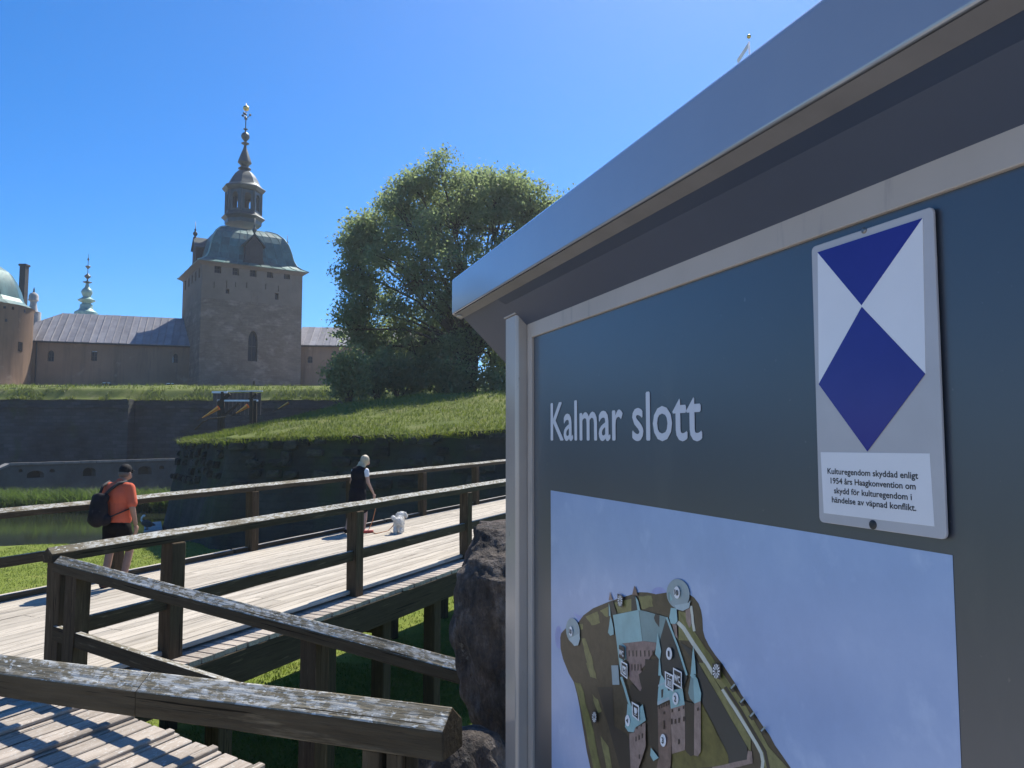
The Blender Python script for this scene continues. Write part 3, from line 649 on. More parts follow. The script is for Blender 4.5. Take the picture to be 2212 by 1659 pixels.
c6 = lambda r, y: (r * .103, 541.2 + y * .103)
spire_thing('stone_turret', 'small domed stone turret between the chimney and the wing roof', 71, 104, [c6(r, y) for r, y in ((150, 1800), (150, 1290), (90, 1270), (75, 1200), (60, 1100), (72, 1060), (100, 1052), (100, 1040), (92, 1020), (92, 960), (75, 910), (25, 880))], ['coping', 'copper_dark'], [c6(r, y) for r, y in ((26, 882), (14, 850), (18, 830), (3, 770))])
spire_thing('green_spire', 'slender green copper spire rising behind the long wing roof', 185.9, 124, [c6(r, y) for r, y in ((230, 1700), (225, 1300), (150, 1250), (128, 1220), (122, 1140), (85, 1110), (90, 1095), (165, 1060), (172, 1040), (120, 1010), (72, 975), (105, 900), (112, 865), (90, 820), (45, 770), (30, 700), (28, 690))], ['copper_pale', 'copper_dark'],
            [c6(r, y) for r, y in ((28, 692), (92, 668), (88, 660), (20, 640), (12, 600), (66, 548), (60, 530), (14, 490), (7, 470), (6, 390), (20, 378), (55, 332), (50, 325), (6, 318), (5, 220), (22, 185), (5, 150), (3, 70))])
# ================================================================= TREE and bushes
def leaf_cloud(centers, per, spread, size, droop=.3):
    C = np.repeat(np.asarray(centers), per, axis=0); n = len(C)
    P = C + np.random.randn(n, 3) * np.array([spread, spread, spread * .75]) * .6
    a = np.random.randn(n, 3); a[:, 2] -= droop; a /= np.linalg.norm(a, axis=1)[:, None]
    b = np.random.randn(n, 3); b -= a * np.sum(a * b, axis=1)[:, None]; b /= np.linalg.norm(b, axis=1)[:, None]
    c = np.cross(a, b); s = size * (.55 + .9 * np.random.rand(n))[:, None]
    V = np.stack([P, P + a * s * .5 + b * s * .32 + c * s * .08, P + a * s, P + a * s * .5 - b * s * .32 + c * s * .08], axis=1)
    return V.reshape(-1, 3), np.arange(n * 4).reshape(n, 4)
YTR = 50.0
t3 = lambda x, y: (655.1 + x * .3948, 284.8 + y * .3948)
base = at(1010, 856, YTR)
tree = empty('broadleaf_tree', (base.x, YTR, base.z), 'big dull green broadleaf tree with wide domed crown on the bastion', 'tree')
lobes = [(630, 310, 95), (770, 250, 105), (910, 225, 100), (1050, 265, 105), (1170, 320, 105), (1280, 400, 105), (545, 370, 95), (850, 330, 170), (1050, 380, 160), (700, 400, 150), (440, 450, 105), (330, 500, 95), (300, 610, 100), (360, 620, 150), (300, 760, 90), (290, 960, 95), (330, 880, 150),
         (600, 560, 220), (820, 460, 230), (1060, 520, 220), (1250, 420, 150), (1400, 520, 180), (1300, 700, 230), (620, 820, 240), (880, 780, 260), (1130, 880, 250), (250, 1080, 100), (350, 1180, 120), (480, 1040, 200), (560, 1180, 170), (740, 1080, 220), (760, 900, 200), (930, 1000, 200), (1000, 1120, 220), (1260, 1060, 240), (620, 1270, 150), (850, 1290, 150), (1080, 1290, 140)]
K = .3948 * YTR / F; cent = []; limbs = MB()
trunk0 = Vector((base.x, YTR, base.z - .6)); fork = trunk0 + Vector((.3, 0, 3.2))
limbs.tube([trunk0, trunk0 + Vector((.1, 0, 1.5)), fork], [.62, .5, .44], 10)
for i, (lx, ly, lr) in enumerate(lobes):
    q = at(*t3(lx, ly), YTR); c = Vector((q.x, YTR + random.uniform(-1, 1) * (3.6 - .004 * abs(lx - 800)), q.z)); r = lr * K
    mid = fork.lerp(c, .5) + Vector((random.uniform(-.5, .5), random.uniform(-.5, .5), random.uniform(.1, .9)))
    pts = [fork + Vector((0, 0, -.2)), fork.lerp(mid, .5) + Vector((0, 0, .2)), mid, c]
    limbs.tube(pts, [.16, .12, .08, .04], 6)
    m_ = int(8 + 12 * (lr / 150) ** 1.8)
    for k in range(m_):
        d = Vector(np.random.randn(3)).normalized(); e = c + d * r * (random.random() ** .3) * 1.03; cent.append(e)
        if k % 2 == 0:
            limbs.tube([c.lerp(mid, .3 * random.random()), c.lerp(e, .5) + Vector((0, 0, .15)), e], [.06, .04, .02], 4, cap=False)
limbs.build('trunk', 'bark', tree, smooth=True)
V, Q = leaf_cloud(cent, 150, .68, .2); np_mesh('crown', V, Q, 'leaf', tree)
def bush(px, py, Y, rx, rz, n, mat, label, cat='bush', size=.2, group=None):
    b = at(px, py, Y); o = empty('bush', b, label, cat, group); cs = []; st = MB()
    for k in range(n):
        d = Vector(np.random.randn(3)).normalized(); q = Vector((b.x + d.x * rx * random.random() ** .4, Y + d.y * rx * .7, b.z + rz * (random.random() ** .8) * (1 - .45 * abs(d.x))))
        cs.append(q)
        if k % 3 == 0: st.tube([b + Vector((random.uniform(-.2, .2), 0, -.3)), b.lerp(q, .5) + Vector((0, 0, .2)), q], [.05, .035, .015], 4, cap=False)
    V, Q = leaf_cloud(cs, 85, .5, size); np_mesh('foliage', V, Q, mat, o); st.build('stem', 'bark', o)
bush(752, 860, 44.8, 1.15, 2.9, 62, 'bush', 'light green sunlit bush at the left foot of the big tree')
bush(815, 858, 48, 1.4, 3.4, 50, 'leaf', 'mid green bush between the sunlit bush and the big tree trunk')
bush(860, 856, 48.5, 1.7, 2.6, 36, 'leaf', 'dark bush under the left side of the big tree crown')
bush(960, 856, 48.5, 1.7, 2.4, 34, 'leaf', 'dark bush in front of the big tree trunk')
bush(1075, 858, 49, 1.5, 1.8, 22, 'leaf', 'low dark bush under the right side of the tree, nearest the sign post')

# ================================================================= wooden trestle, pennants, landing slab, goose
tz = 52.0
tb = empty('wooden_trestle', at(510, 930, tz), 'dark wooden bridge trestle with pale rails in front of the rampart wall', 'trestle')
cA = lambda x, y: ((700 + x * .18083) / 1.7554, (1440 + y * .18083) / 1.7554)
def tpt(x, y, Y=tz): return at(*cA(x, y), Y)
def bar(name, a, b, w, h, mats): return timber(name, a, b, w, h, tb, mats, bevel=.01)
M['pale_rail'] = plain('pale glossy rail', (.6, .61, .63), .3, .3)  # pale, slightly metallic colour on every face of the rails
bar('top_rail', tpt(580, 240), tpt(895, 240), .18, .14, ('pale_rail', 'pale_rail')); bar('top_rail', tpt(900, 232, tz + .4), tpt(1640, 228, tz + .4), .18, .07, ('pale_rail', 'pale_rail'))
bar('lower_rail', tpt(690, 420), tpt(755, 420), .16, .12, ('pale_rail', 'pale_rail')); bar('lower_rail', tpt(835, 420), tpt(1368, 420), .16, .12, ('pale_rail', 'pale_rail')); bar('lower_rail', tpt(1445, 418), tpt(1540, 418), .16, .12, ('pale_rail', 'pale_rail'))
for x in (730, 800, 1400, 1480): bar('post', tpt(x, 1100), tpt(x, 250 if x in (800, 1400) else 430), .2, .2, ('beam', 'beam'))
bar('brace', tpt(690, 470), tpt(930, 270), .2, .2, ('beam', 'beam')); bar('brace', tpt(1330, 400), tpt(1500, 280), .14, .14, ('beam', 'beam')); bar('brace', tpt(780, 760), tpt(1130, 480), .14, .14, ('beam', 'beam'))
M['gate_board'] = plain('grey gate boards', (.075, .07, .066), .9, var=.3, scale=3)
mb = MB()
for k in range(12):
    a = tpt(600 + k * 84, 255, tz + .7); b = tpt(600 + k * 84 + 78, 255, tz + .7); z1 = tpt(600, 260).z; z0 = tpt(600, 730).z
    MB().box((a.x, a.y, z0), (b.x, a.y + .06, z1)).build('board', 'gate_board', tb)
m = Mat('orange and yellow cloth', .8); sp_ = m.n('ShaderNodeSeparateXYZ'); m.l(m.co, sp_.inputs[0]); m.col = m.ramp(sp_.outputs[1], [(0, (.62, .2, .05)), (.5, (.55, .12, .03)), (.52, (.75, .42, .06)), (1, (.7, .36, .08))]); M['cloth_a'] = m.done()
M['cloth_red'] = plain('rust red pennant cloth', (.5, .15, .04), .8); M['cloth_yel'] = plain('yellow pennant cloth', (.72, .42, .08), .8); M['cloth_or'] = plain('orange pennant cloth', (.62, .26, .06), .8)
def pennant(x0, y0, x1, y1, w1, Y, label):
    """striped cone of cloth: tail at (x0,y0), mouth at (x1,y1) of width w1 (tracing units)"""
    a = tpt(x0, y0, Y); b = tpt(x1, y1, Y); o = empty('striped_pennant', a, label, 'pennant', 'striped pennants on the bastion'); k = .18083 / 1.7554 * Y / F; r1 = w1 * k / 2
    ax = (b - a); L = ax.length; mtx = frame(a, ax); mb = MB(); n = 16; vs = []; rings = 7
    for i in range(rings + 1):
        t = i / rings; r = .03 + (r1 - .03) * t ** 1.1
        for j in range(n): an = 2 * math.pi * j / n; rr = r * (1 + .08 * math.sin(5 * an + i)); vs.append((L * t, rr * math.cos(an), rr * math.sin(an)))
    mb.v = vs
    for i in range(rings):
        for j in range(n): mb.f.append([i * n + j, i * n + (j + 1) % n, (i + 1) * n + (j + 1) % n, (i + 1) * n + j]); mb.m.append((1, 0, 1, 2, 1, 0, 1, 0)[(j // 2) % 8])
    mb.build('cloth', ['cloth_or', 'cloth_red', 'cloth_yel'], o, mtx, smooth=True)
    MB().tube([a - ax.normalized() * .35, a + ax * .3], .025, 6).build('pole', 'post', o)
pennant(370, 800, 718, 585, 95, 43, 'striped orange pennant in front of the trestle, left one by the bastion tip')
pennant(1080, 700, 1330, 545, 95, 44, 'striped orange pennant rising above the grass beside the trestle')
pennant(1960, 610, 2180, 480, 60, 45, 'small orange pennant tip poking over the grass crest right of the trestle')
rp2 = empty('handrail', at(430, 905, 40), 'thin grey handrail running down the left edge of the grassy bastion', 'handrail')
rl = [tpt(*q, 39.5) for q in ((200, 1040), (380, 870), (450, 850), (500, 805), (680, 785), (860, 770))]
for a, b in zip(rl, rl[1:]): timber('rail', a, b, .07, .07, rp2, ('post', 'coping'), bevel=.01)
for q in rl[:4]: timber('post', q + Vector((0, 0, -1.2)), q, .08, .08, rp2, ('beam', 'beam'), bevel=.01)
# landing slab and goose at the foot of the bastion
c4 = lambda x, y: ((450 + x * .13563) / 1.7554, (1900 + y * .13563) / 1.7554)
zsl = WATER + .38
sl0 = atz(*c4(720, 610), zsl); sl1 = atz(*c4(1190, 560), zsl); sl2 = atz(*c4(1230, 790), zsl); sl3 = atz(*c4(700, 860), zsl)
MB().prism([(sl3.x, sl3.y), (sl2.x, sl2.y), (sl1.x, sl1.y), (sl0.x, sl0.y)], (0, 0, 0), (1, 0, 0), (0, 1, 0), (0, 0, 1), -4.8, zsl).build('landing_slab', 'coping', bevel=.03, label='pale flat landing slab at the water beside the bastion foot', cat='stone slab')
M['goose_dark'] = plain('dark plumage', (.05, .047, .045), .8, var=.4, scale=20); M['goose_white'] = plain('white plumage', (.75, .75, .72), .7)
def ball(mb, c, r, n=10, rot=None, mi=0):
    pr = [(math.sin(math.pi * i / n), -math.cos(math.pi * i / n)) for i in range(n + 1)]; pr[0] = (.01, -1); pr[-1] = (.01, 1)
    k = len(mb.v); mb.lathe(pr, 14, (0, 0, 0), mi=mi); q = rot or Quaternion()
    for i in range(k, len(mb.v)): v = Vector(mb.v[i]); mb.v[i] = tuple(Vector(c) + q @ Vector((v.x * r[0], v.y * r[1], v.z * r[2])))
    return mb
gp = atz(*c4(790, 800), zsl); gs = empty('goose', gp, 'dark goose with a white head and neck standing on the landing slab', 'goose')
mb = MB(); ball(mb, gp + Vector((0, 0, .3)), (.3, .17, .17), rot=Quaternion((0, 1, 0), .25)); mb.tube([gp + Vector((.25, 0, .27)), gp + Vector((.42, 0, .22))], [.09, .02], 8)
for sy in (-.06, .06): mb.tube([gp + Vector((0, sy, .2)), gp + Vector((.02, sy, 0))], .018, 6); mb.obox(gp + Vector((-.04, sy, .01)), (.06, 0, 0), (0, .03, 0), (0, 0, .01))
mb.build('body', 'goose_dark', gs, smooth=True)
mb = MB(); mb.tube([gp + Vector((-.2, 0, .35)), gp + Vector((-.29, 0, .47)), gp + Vector((-.28, 0, .6)), gp + Vector((-.2, 0, .68))], [.07, .05, .045, .05], 8); ball(mb, gp + Vector((-.17, 0, .69)), (.085, .055, .055)); mb.build('neck', 'goose_white', gs, smooth=True)
mb = MB(); mb.tube([gp + Vector((-.1, 0, .68)), gp + Vector((-.01, 0, .65))], [.028, .008], 6); mb.build('beak', 'goose_dark', gs)
for sy in (-.052, .052):
    mb = MB(); ball(mb, gp + Vector((-.15, sy, .71)), (.009, .006, .009), 6); mb.build('eye', 'goose_dark', gs)
# ================================================================= BRIDGE
KS = .02
b2 = Vector((.4236, .9058, 0)).normalized(); bd = Vector((b2.x, b2.y, KS)); pv = Vector((-b2.y, b2.x, 0)); C0 = Vector((-3.87, 6.68, H))
BW = 3.85
def bp(s, off, dz=0): return C0 + bd * s + pv * off + Vector((0, 0, dz))
br = empty('footbridge', C0, 'long pale plank footbridge with weathered timber railings crossing the moat', 'footbridge')
# deck boards, laid lengthwise; each is an object of its own
rows = 25; pw = (BW - .02) / rows
pm = {}
def board_mesh(L, w, t, key, mat, mod=0):
    k = (round(L, 2), round(w, 3), t, key)
    if k not in pm:
        b = MB(); c = .006
        sec = [(-w / 2 + c, -t), (w / 2 - c, -t), (w / 2, -t + c), (w / 2, -c), (w / 2 - c, 0), (-w / 2 + c, 0), (-w / 2, -c), (-w / 2, -t + c)]
        b.prism(sec, (0, 0, 0), (0, 1, 0), (0, 0, 1), (1, 0, 0), 0, L); pm[k] = b.mesh('board', mat)
    return pm[k]
def board(name, p, d, L, w, t, key, mat, parent, upv=(0, 0, 1), roll=0):
    o = bpy.data.objects.new(name, board_mesh(L, w, t, key, mat)); m_ = frame(p, d, upv)
    if roll: m_ = m_ @ Matrix.Rotation(roll, 4, 'X')
    return link(o, parent, m_)
for r in range(rows):
    s = -4.2 - random.choice((0, .9, 1.8, 2.7)); q = 0
    while s < 31:
        Lp = 4.2 if s < 16 else 5.4
        board('deck_board', bp(s, pw * (r + .5) + .01, random.uniform(-.003, .003)), bd, Lp - .008, pw - .012, .045, 'deck', 'plank', br, roll=random.uniform(-.008, .008)); s += Lp; q += 1
# cross boards underneath: their ends show along the near edge
ns = 150
for i in range(ns):
    s = -5 + i * .155; dz = -.075
    board('cross_board', bp(s, -.32 + random.uniform(-.012, .012), dz), pv, BW + .48, .145, .05, 'cross', 'ramp', br, roll=random.uniform(-.01, .01))
# kerb timbers, side beams, piles
for off in (.07, BW - .07):
    for s0 in (-3.2, 1.2, 5.8, 10.4, 15, 19.6, 24.2):
        if off > 1: timber('kerb', bp(s0, off, .075), bp(s0 + 4.55, off, .075), .1, .075, br, ('rail_side', 'plank'))
for off in (-.25, BW / 2, BW + .1):
    for s0 in (-5, 3, 11, 19): timber('side_beam' if off != BW / 2 else 'middle_beam', bp(s0, off, -.128), bp(s0 + 7.98, off, -.128), .16, .34, br, ('beam', 'beam'))
for off, ss in ((-.14, (-1.2, 1.7, 3.4, 4.6, 5.95, 7.5, 9.4, 11.6, 14.4)), (BW - .1, (-2, 1, 3.9, 4.5, 8.3, 10.7, 13, 16))):
    for s in ss:
        q = bp(s, off, -.44); z = lawn_z(q.x, q.y) - .3; timber('pile', Vector((q.x, q.y, z)), q, .2, .2, br, ('beam', 'beam'), up=(b2.x, b2.y, 0), bevel=.02)
for s in (1.7, 4.6, 7.5, 11.6): timber('cross_beam', bp(s, -.2, -.449), bp(s, BW + .2, -.449), .16, .2, br, ('beam', 'beam'))
# near railing
RH = 1.178
def railing(offs, posts, s0, s1, low, label, side):
    g = empty('railing', bp(s0, offs), label, 'railing', 'timber railings along the footbridge')
    for i, s in enumerate(posts):
        if not i and not side: s += .03
        sz = .165 if i or side else .175
        o = timber('post', bp(s, offs, -.4 if not side else -.3), bp(s, offs, RH - .13), sz, sz, g, ('post', 'post'), up=(b2.x, b2.y, 0), bevel=.012, wob=.01)
    cut = [s0] + [p for p in posts if s0 + 2 < p < s1 - 2][::2] + [s1]
    for a, c in zip(cut, cut[1:]): timber('handrail', bp(a, offs, RH), bp(c - .006, offs, RH), .12, .078, g, gable=.052, wob=.006)
    for a, c in zip(posts, posts[1:]): timber('mid_rail', bp(a + .02, offs + (.0), low), bp(c - .02, offs, low), .06, .13, g)
    return g
nr = railing(0.0, [0, 1.18, 4.17, 7.28, 10.35, 13.4, 16.5, 19.6], -.12, 20, .53, 'near timber railing of the footbridge, with lichen on its gabled handrail', 0)
fr = railing(BW - .12, [-3, 0.4, 3.45, 6.17, 9.05, 11.9, 14.7, 17.6, 20.5], -4, 22, .56, 'far timber railing of the footbridge, behind the two walkers', 1)

# ================================================================= RAMP with its railing
rv = Vector((b2.y, -b2.x, 0)); RS = -.112
rd = Vector((rv.x, rv.y, RS)); wv = -b2
def rpz(s): return H - .115 * max(0, s - .35)
def rpt(s, w, dz=0): q = C0 + rv * s + wv * w; return Vector((q.x, q.y, rpz(s) + dz))
rm = empty('plank_ramp', rpt(.5, 1), 'pale plank ramp with raised cleats leading down from the footbridge', 'ramp')
RW = 1.75; n = 0; s = -.35; upn = Vector((-rv.x * -.115, -rv.y * -.115, 1)).normalized()
while s < 4.6:
    w = .146; zl = random.uniform(-.004, .004)
    up_ = upn if s > .35 else Vector((0, 0, 1))
    board('ramp_board', rpt(s + w / 2, .07 + random.uniform(-.015, .015), zl + .004), wv, RW, w - .017, .04, 'ramp', 'ramp', rm, up_, roll=random.uniform(-.015, .015))
    if n % 3 == 0 and s > .2:
        board('cleat', rpt(s + w / 2, .07 + random.uniform(-.01, .03), .034), wv, RW - .1, .06, .03, 'cleat', 'ramp', rm, up_)
    s += w; n += 1
for w in (.2, RW - .15): timber('stringer', rpt(-.3, w, -.045), rpt(4.6, w, -.045), .1, .2, rm, ('beam', 'beam'))
for s_, w in ((1.05, .75), (1.4, .3), (4.3, .6), (3.6, 1.4)): q = rpt(s_, w, -.24); timber('prop', Vector((q.x, q.y, LAWN - .2)), q, .17, .17, rm, ('beam', 'beam'), up=(b2.x, b2.y, 0))
ra_ = empty('ramp_railing', C0, 'sloping timber railing along the far edge of the plank ramp', 'railing', )
azr = lambda s: -.962 - .104 * s
def apt(s, dz=0, w=0): q = C0 + rv * s + wv * w; return Vector((q.x, q.y, azr(s) + dz))
timber('handrail', apt(.07, 0, .05), apt(5.6, 0, .05), .12, .08, ra_, gable=.055, wob=.006)
timber('mid_rail', apt(.05, -.588, .05), apt(5.6, -.588, .05), .06, .12, ra_)
for s_ in (.27, 2.76, 5.2): timber('post', Vector((*(C0 + rv * s_ + wv * .02).xy, LAWN - .1)), apt(s_, -.1, .02), .14, .14, ra_, ('post', 'post'), up=(b2.x, b2.y, 0), wob=.008)

# foreground guard rail on the embankment
fg = empty('guard_rail', (-1, 2.6, -1.7), 'foreground timber guard rail with thick lichened gabled top', 'railing')
B0 = at(0, 1412, 3.15); B1 = at(977.5, 1527, 2.36); dB = (B1 - B0).normalized(); Bm = B0.lerp(B1, .4); nB = Vector((-dB.y, dB.x, 0))
timber('handrail', B0 - dB * 1.6, Bm, .13, .086, fg, gable=.052, wob=.004, bevel=.005); timber('handrail', Bm + dB * .002, B1, .13, .086, fg, gable=.052, wob=.003, bevel=.005)
for t, wd, k in ((-.35, .11, 0), (.875, .062, 0), (.916, .055, 1)):
    q = B0.lerp(B1, t); q = Vector((q.x, q.y, q.z - .139)) + nB * (.004 * k); timber('post', Vector((q.x, q.y, -2.1)), q, wd, .1, fg, ('rail_side', 'rail_side'), up=nB, wob=.004)
q = B0.lerp(B1, .84) + nB * -.035 + Vector((0, 0, -.032)); mb = MB(); mb.lathe([(.011, 0), (.011, .004), (.004, .006)], 10, q); mb.build('nail_head', 'rust', fg) if 'rust' in M else None

# ================================================================= boulders
m = Mat('rough reddish gneiss', .9, 0, .3); m.base(2.2, [(.34, (.025, .021, .019)), (.5, (.1, .082, .07)), (.64, (.25, .215, .19))], detail=12, rough=.78, stretch=(3.5, 3.5, 1.6))
m.layer((.17, .115, .09), 1.9, .57, .7, stretch=(2, 2, .7), detail=8); m.layer((.028, .027, .028), 1.3, .54, .66, stretch=(2.5, 2.5, .6), detail=8); m.layer((.3, .28, .25), 12, .64, .72, detail=7)
m.bump(1, .12, 9, stretch=(2, 2, .7), detail=10); m.bump(.8, .012, 60, detail=4); M['rock'] = m.done()
def rockobj(name, label, V, Q, group=None): return np_mesh(name, V, Q, 'rock', None, smooth=False, label=label, cat='rock', group=group)
YB = 3.12
prof_l = [(1017, 1148), (1012, 1170), (1004, 1196), (990, 1246), (979, 1321), (974, 1390), (979, 1428), (982, 1484), (989, 1522), (1004, 1556), (1012, 1590), (1030, 1625), (1050, 1680), (1065, 1740)]
V = []; Q = []; nr_, na = 150, 150
zs = [at(x, y, YB).z for x, y in prof_l]; xs = [at(x, y, YB).x for x, y in prof_l]
for i in range(nr_ + 1):
    z = zs[0] + (zs[-1] - zs[0]) * i / nr_; xl = float(np.interp(-z, [-a for a in zs], xs)); t = i / nr_
    xr = .46 + .06 * math.sin(t * 5) - .1 * max(0, .12 - t) * 4; cx = (xl + xr) / 2; hw = (xr - xl) / 2; dp = .27 + .05 * math.sin(t * 3 + 1)
    sc = min(1, .3 + t / .17 * .7)
    for j in range(na):
        a = 2 * math.pi * j / na; ca, sa = math.cos(a), math.sin(a); e = .62
        x = cx + hw * math.copysign(abs(ca) ** e, ca); y = YB + .22 + dp * (sc if sa < 0 else 1) * math.copysign(abs(sa) ** e, sa)
        p = Vector((x, y, z)); k = noise.noise(p * 3.1) * .035 + noise.noise(Vector((p.x * 12, p.y * 12, p.z * 7))) * .034 + noise.noise(Vector((p.x * 30, p.y * 30, p.z * 12))) * .012 + noise.noise(Vector((p.x * 70, p.y * 70, p.z * 30))) * .006 + abs(noise.noise(Vector((p.x * 7, p.y * 7, p.z * 3)) + Vector((9, 0, 0)))) * -.055
        d = Vector((ca, sa, 0)); V.append(tuple(p + d * k + Vector((0, 0, noise.noise(p * 6) * .025 - (.05 * (x - xl)) * (1 - t)))))
for i in range(nr_):
    for j in range(na): a = i * na + j; c = i * na + (j + 1) % na; Q.append((a, a + na, c + na, c))
ct = np.mean([V[j] for j in range(na)], axis=0) + np.array([0, 0, .015]); V.append(tuple(ct)); k = len(V) - 1
for j in range(0, na, 2): Q.append((j, (j + 1) % na, (j + 2) % na, k))
rockobj('boulder', 'tall rough reddish standing boulder beside the information sign post', V, Q)
def stone(c, r, label, seed, group=None, sub=4):
    bm = bmesh.new(); bmesh.ops.create_icosphere(bm, subdivisions=sub, radius=1)
    for v in bm.verts:
        p = v.co.copy(); d = 1 + .25 * noise.noise(p * 1.1 + Vector((seed, 0, 0))) + .1 * noise.noise(p * 3 + Vector((seed, 5, 0))) + .04 * noise.noise(p * 9) 
        for n_ in ((.6, -.7, .4), (-.7, -.5, .5), (.1, .3, 1), (-.3, -1, -.1)):
            nn = Vector(n_).normalized(); h = p.dot(nn) - .8
            if h > 0: p -= nn * h * .8
        v.co = Vector((p.x * r[0], p.y * r[1], p.z * r[2])) * d + Vector(c)
    me = bpy.data.meshes.new('rock'); bm.to_mesh(me); bm.free(); me.materials.append(M['rock']); o = bpy.data.objects.new('rock', me); me.transform(Matrix.Translation(-Vector(c))); link(o, None, Matrix.Translation(Vector(c)))
    return tag(o, label, 'rock', group)
q = at(1000, 1690, 2.75); stone(q, (.2, .22, .2), 'broken stone under the end of the foreground guard rail', 3)
q = at(1075, 1660, 2.8); stone(q, (.09, .12, .1), 'small stone wedged between boulder foot and sign post', 11)
for px, py, lb in ((790, 1326, 'left small round stone on the sunlit grass under the bridge'), (822, 1326, 'right small round stone on the sunlit grass under the bridge')):
    q = atz(px, py, LAWN); stone(q, (.16, .14, .1), lb, px, sub=3)
# ================================================================= PEOPLE
def remesh(parts, voxel, mat, name, parent, mtx, sm=4):
    """blend capsules and ellipsoids into one continuous skin"""
    mb = MB()
    for p in parts:
        if p[0] == 'c':
            a, c, r0, r1 = Vector(p[1]), Vector(p[2]), p[3], p[4]; d = (c - a).normalized(); pts = []; rad = []
            for k in range(5): t = k / 4 * math.pi / 2; pts.append(a - d * r0 * math.cos(t)); rad.append(max(.0015, r0 * math.sin(t)))
            for k in range(5): t = k / 4 * math.pi / 2; pts.append(c + d * r1 * math.sin(t)); rad.append(max(.0015, r1 * math.cos(t)))
            mb.tube(pts, rad, 14)
        else: ball(mb, p[1], p[2], 12, Quaternion((1, 0, 0), p[3]) if len(p) > 3 else None)
    me = mb.mesh('tmp', mat); o = bpy.data.objects.new('tmp', me); COL.objects.link(o)
    r = o.modifiers.new('r', 'REMESH'); r.mode = 'VOXEL'; r.voxel_size = voxel; r.use_smooth_shade = True
    s = o.modifiers.new('s', 'SMOOTH'); s.factor = .5; s.iterations = sm
    dg = bpy.context.evaluated_depsgraph_get(); dg.update(); me2 = bpy.data.meshes.new_from_object(o.evaluated_get(dg)); bpy.data.objects.remove(o)
    me2.name = name; me2.materials.clear(); me2.materials.append(M[mat] if isinstance(mat, str) else mat)
    return link(bpy.data.objects.new(name, me2), parent, mtx)
def hand(w, d, side, sz=1.0):
    """palm and five curled fingers hanging from wrist w along direction d"""
    w = Vector(w); d = Vector(d).normalized(); f = Vector((0, 1, 0)); f = (f - d * f.dot(d)).normalized(); s = Vector((-side, 0, 0)); s = (s - d * s.dot(d) - f * s.dot(f)).normalized()
    P = [('e', w + d * .05 * sz, (.022 * sz, .042 * sz, .05 * sz))]
    for i, (o, L) in enumerate(((.032, .07), (.011, .078), (-.011, .074), (-.031, .06))):
        k = w + d * .085 * sz + f * o * sz; m_ = k + d * L * .5 * sz + s * .008; e = m_ + d * L * .4 * sz + s * .022
        P += [('c', k, m_, .0098 * sz, .0092 * sz), ('c', m_, e, .0092 * sz, .008 * sz)]
    k = w + d * .03 * sz + f * .035 * sz; m_ = k + f * .03 * sz + d * .03 * sz + s * .012; P += [('c', k, m_, .012 * sz, .011 * sz), ('c', m_, m_ + d * .032 * sz + s * .008, .011 * sz, .009 * sz)]
    return P
M['skin_m'] = plain('sun tanned skin', (.3, .17, .115), .6, var=.1); M['skin_w'] = plain('fair tanned skin', (.42, .25, .18), .6, var=.1)
m = Mat('coral orange tee shirt', .9, 0, .2); m.base(3, [(.3, (.5, .1, .052)), (.7, (.58, .13, .07))]); m.bump(.5, .02, 9, stretch=(1, 1, .5), detail=4); M['tee'] = m.done()
M['black'] = plain('black cotton', (.01, .009, .009), .9, spec=.1, bump=.2); M['navy'] = plain('dark navy dress cloth', (.012, .012, .016), .9, spec=.1, bump=.3)
m = Mat('black backpack nylon', .8, 0, .15); m.base(9, [(.3, (.01, .009, .01)), (.7, (.024, .02, .023))]); m.bump(.7, .02, 12, detail=5); M['pack'] = m.done()
M['strap'] = plain('black webbing', (.02, .019, .02), .8); M['shoe'] = plain('brown leather shoes', (.06, .03, .022), .6); M['cap'] = plain('charcoal cap cloth', (.012, .012, .013), .8, spec=.2)
M['hair_m'] = plain('grey brown hair', (.12, .09, .07), .6); M['eye'] = plain('dark eye', (.03, .02, .02), .2)
m = Mat('blonde grey hair', .45, 0, .5); m.base(3, [(.3, (.3, .25, .15)), (.5, (.45, .38, .25)), (.7, (.58, .5, .36))], stretch=(12, 12, 1)); m.bump(.8, .01, 8, stretch=(14, 14, 1)); M['hair_w'] = m.done()
M['white'] = plain('white cotton', (.7, .72, .76), .85); M['red'] = plain('red leather sandals', (.45, .06, .045), .5); M['leash'] = plain('orange tan leash', (.45, .19, .08), .7)
def facing(p, yaw_extra=0):
    y = Matrix.Rotation(yaw_extra, 4, 'Z') @ b2; x = Vector((y.y, -y.x, 0)); mt = Matrix((x, y, Vector((0, 0, 1)))).transposed().to_4x4(); mt.translation = p; return mt
def deckpt(px, py):
    nrm = Vector((-KS * b2.x, -KS * b2.y, 1)); d = ray(px, py); return d * ((C0.z - KS * (C0.x * b2.x + C0.y * b2.y)) / nrm.dot(d))
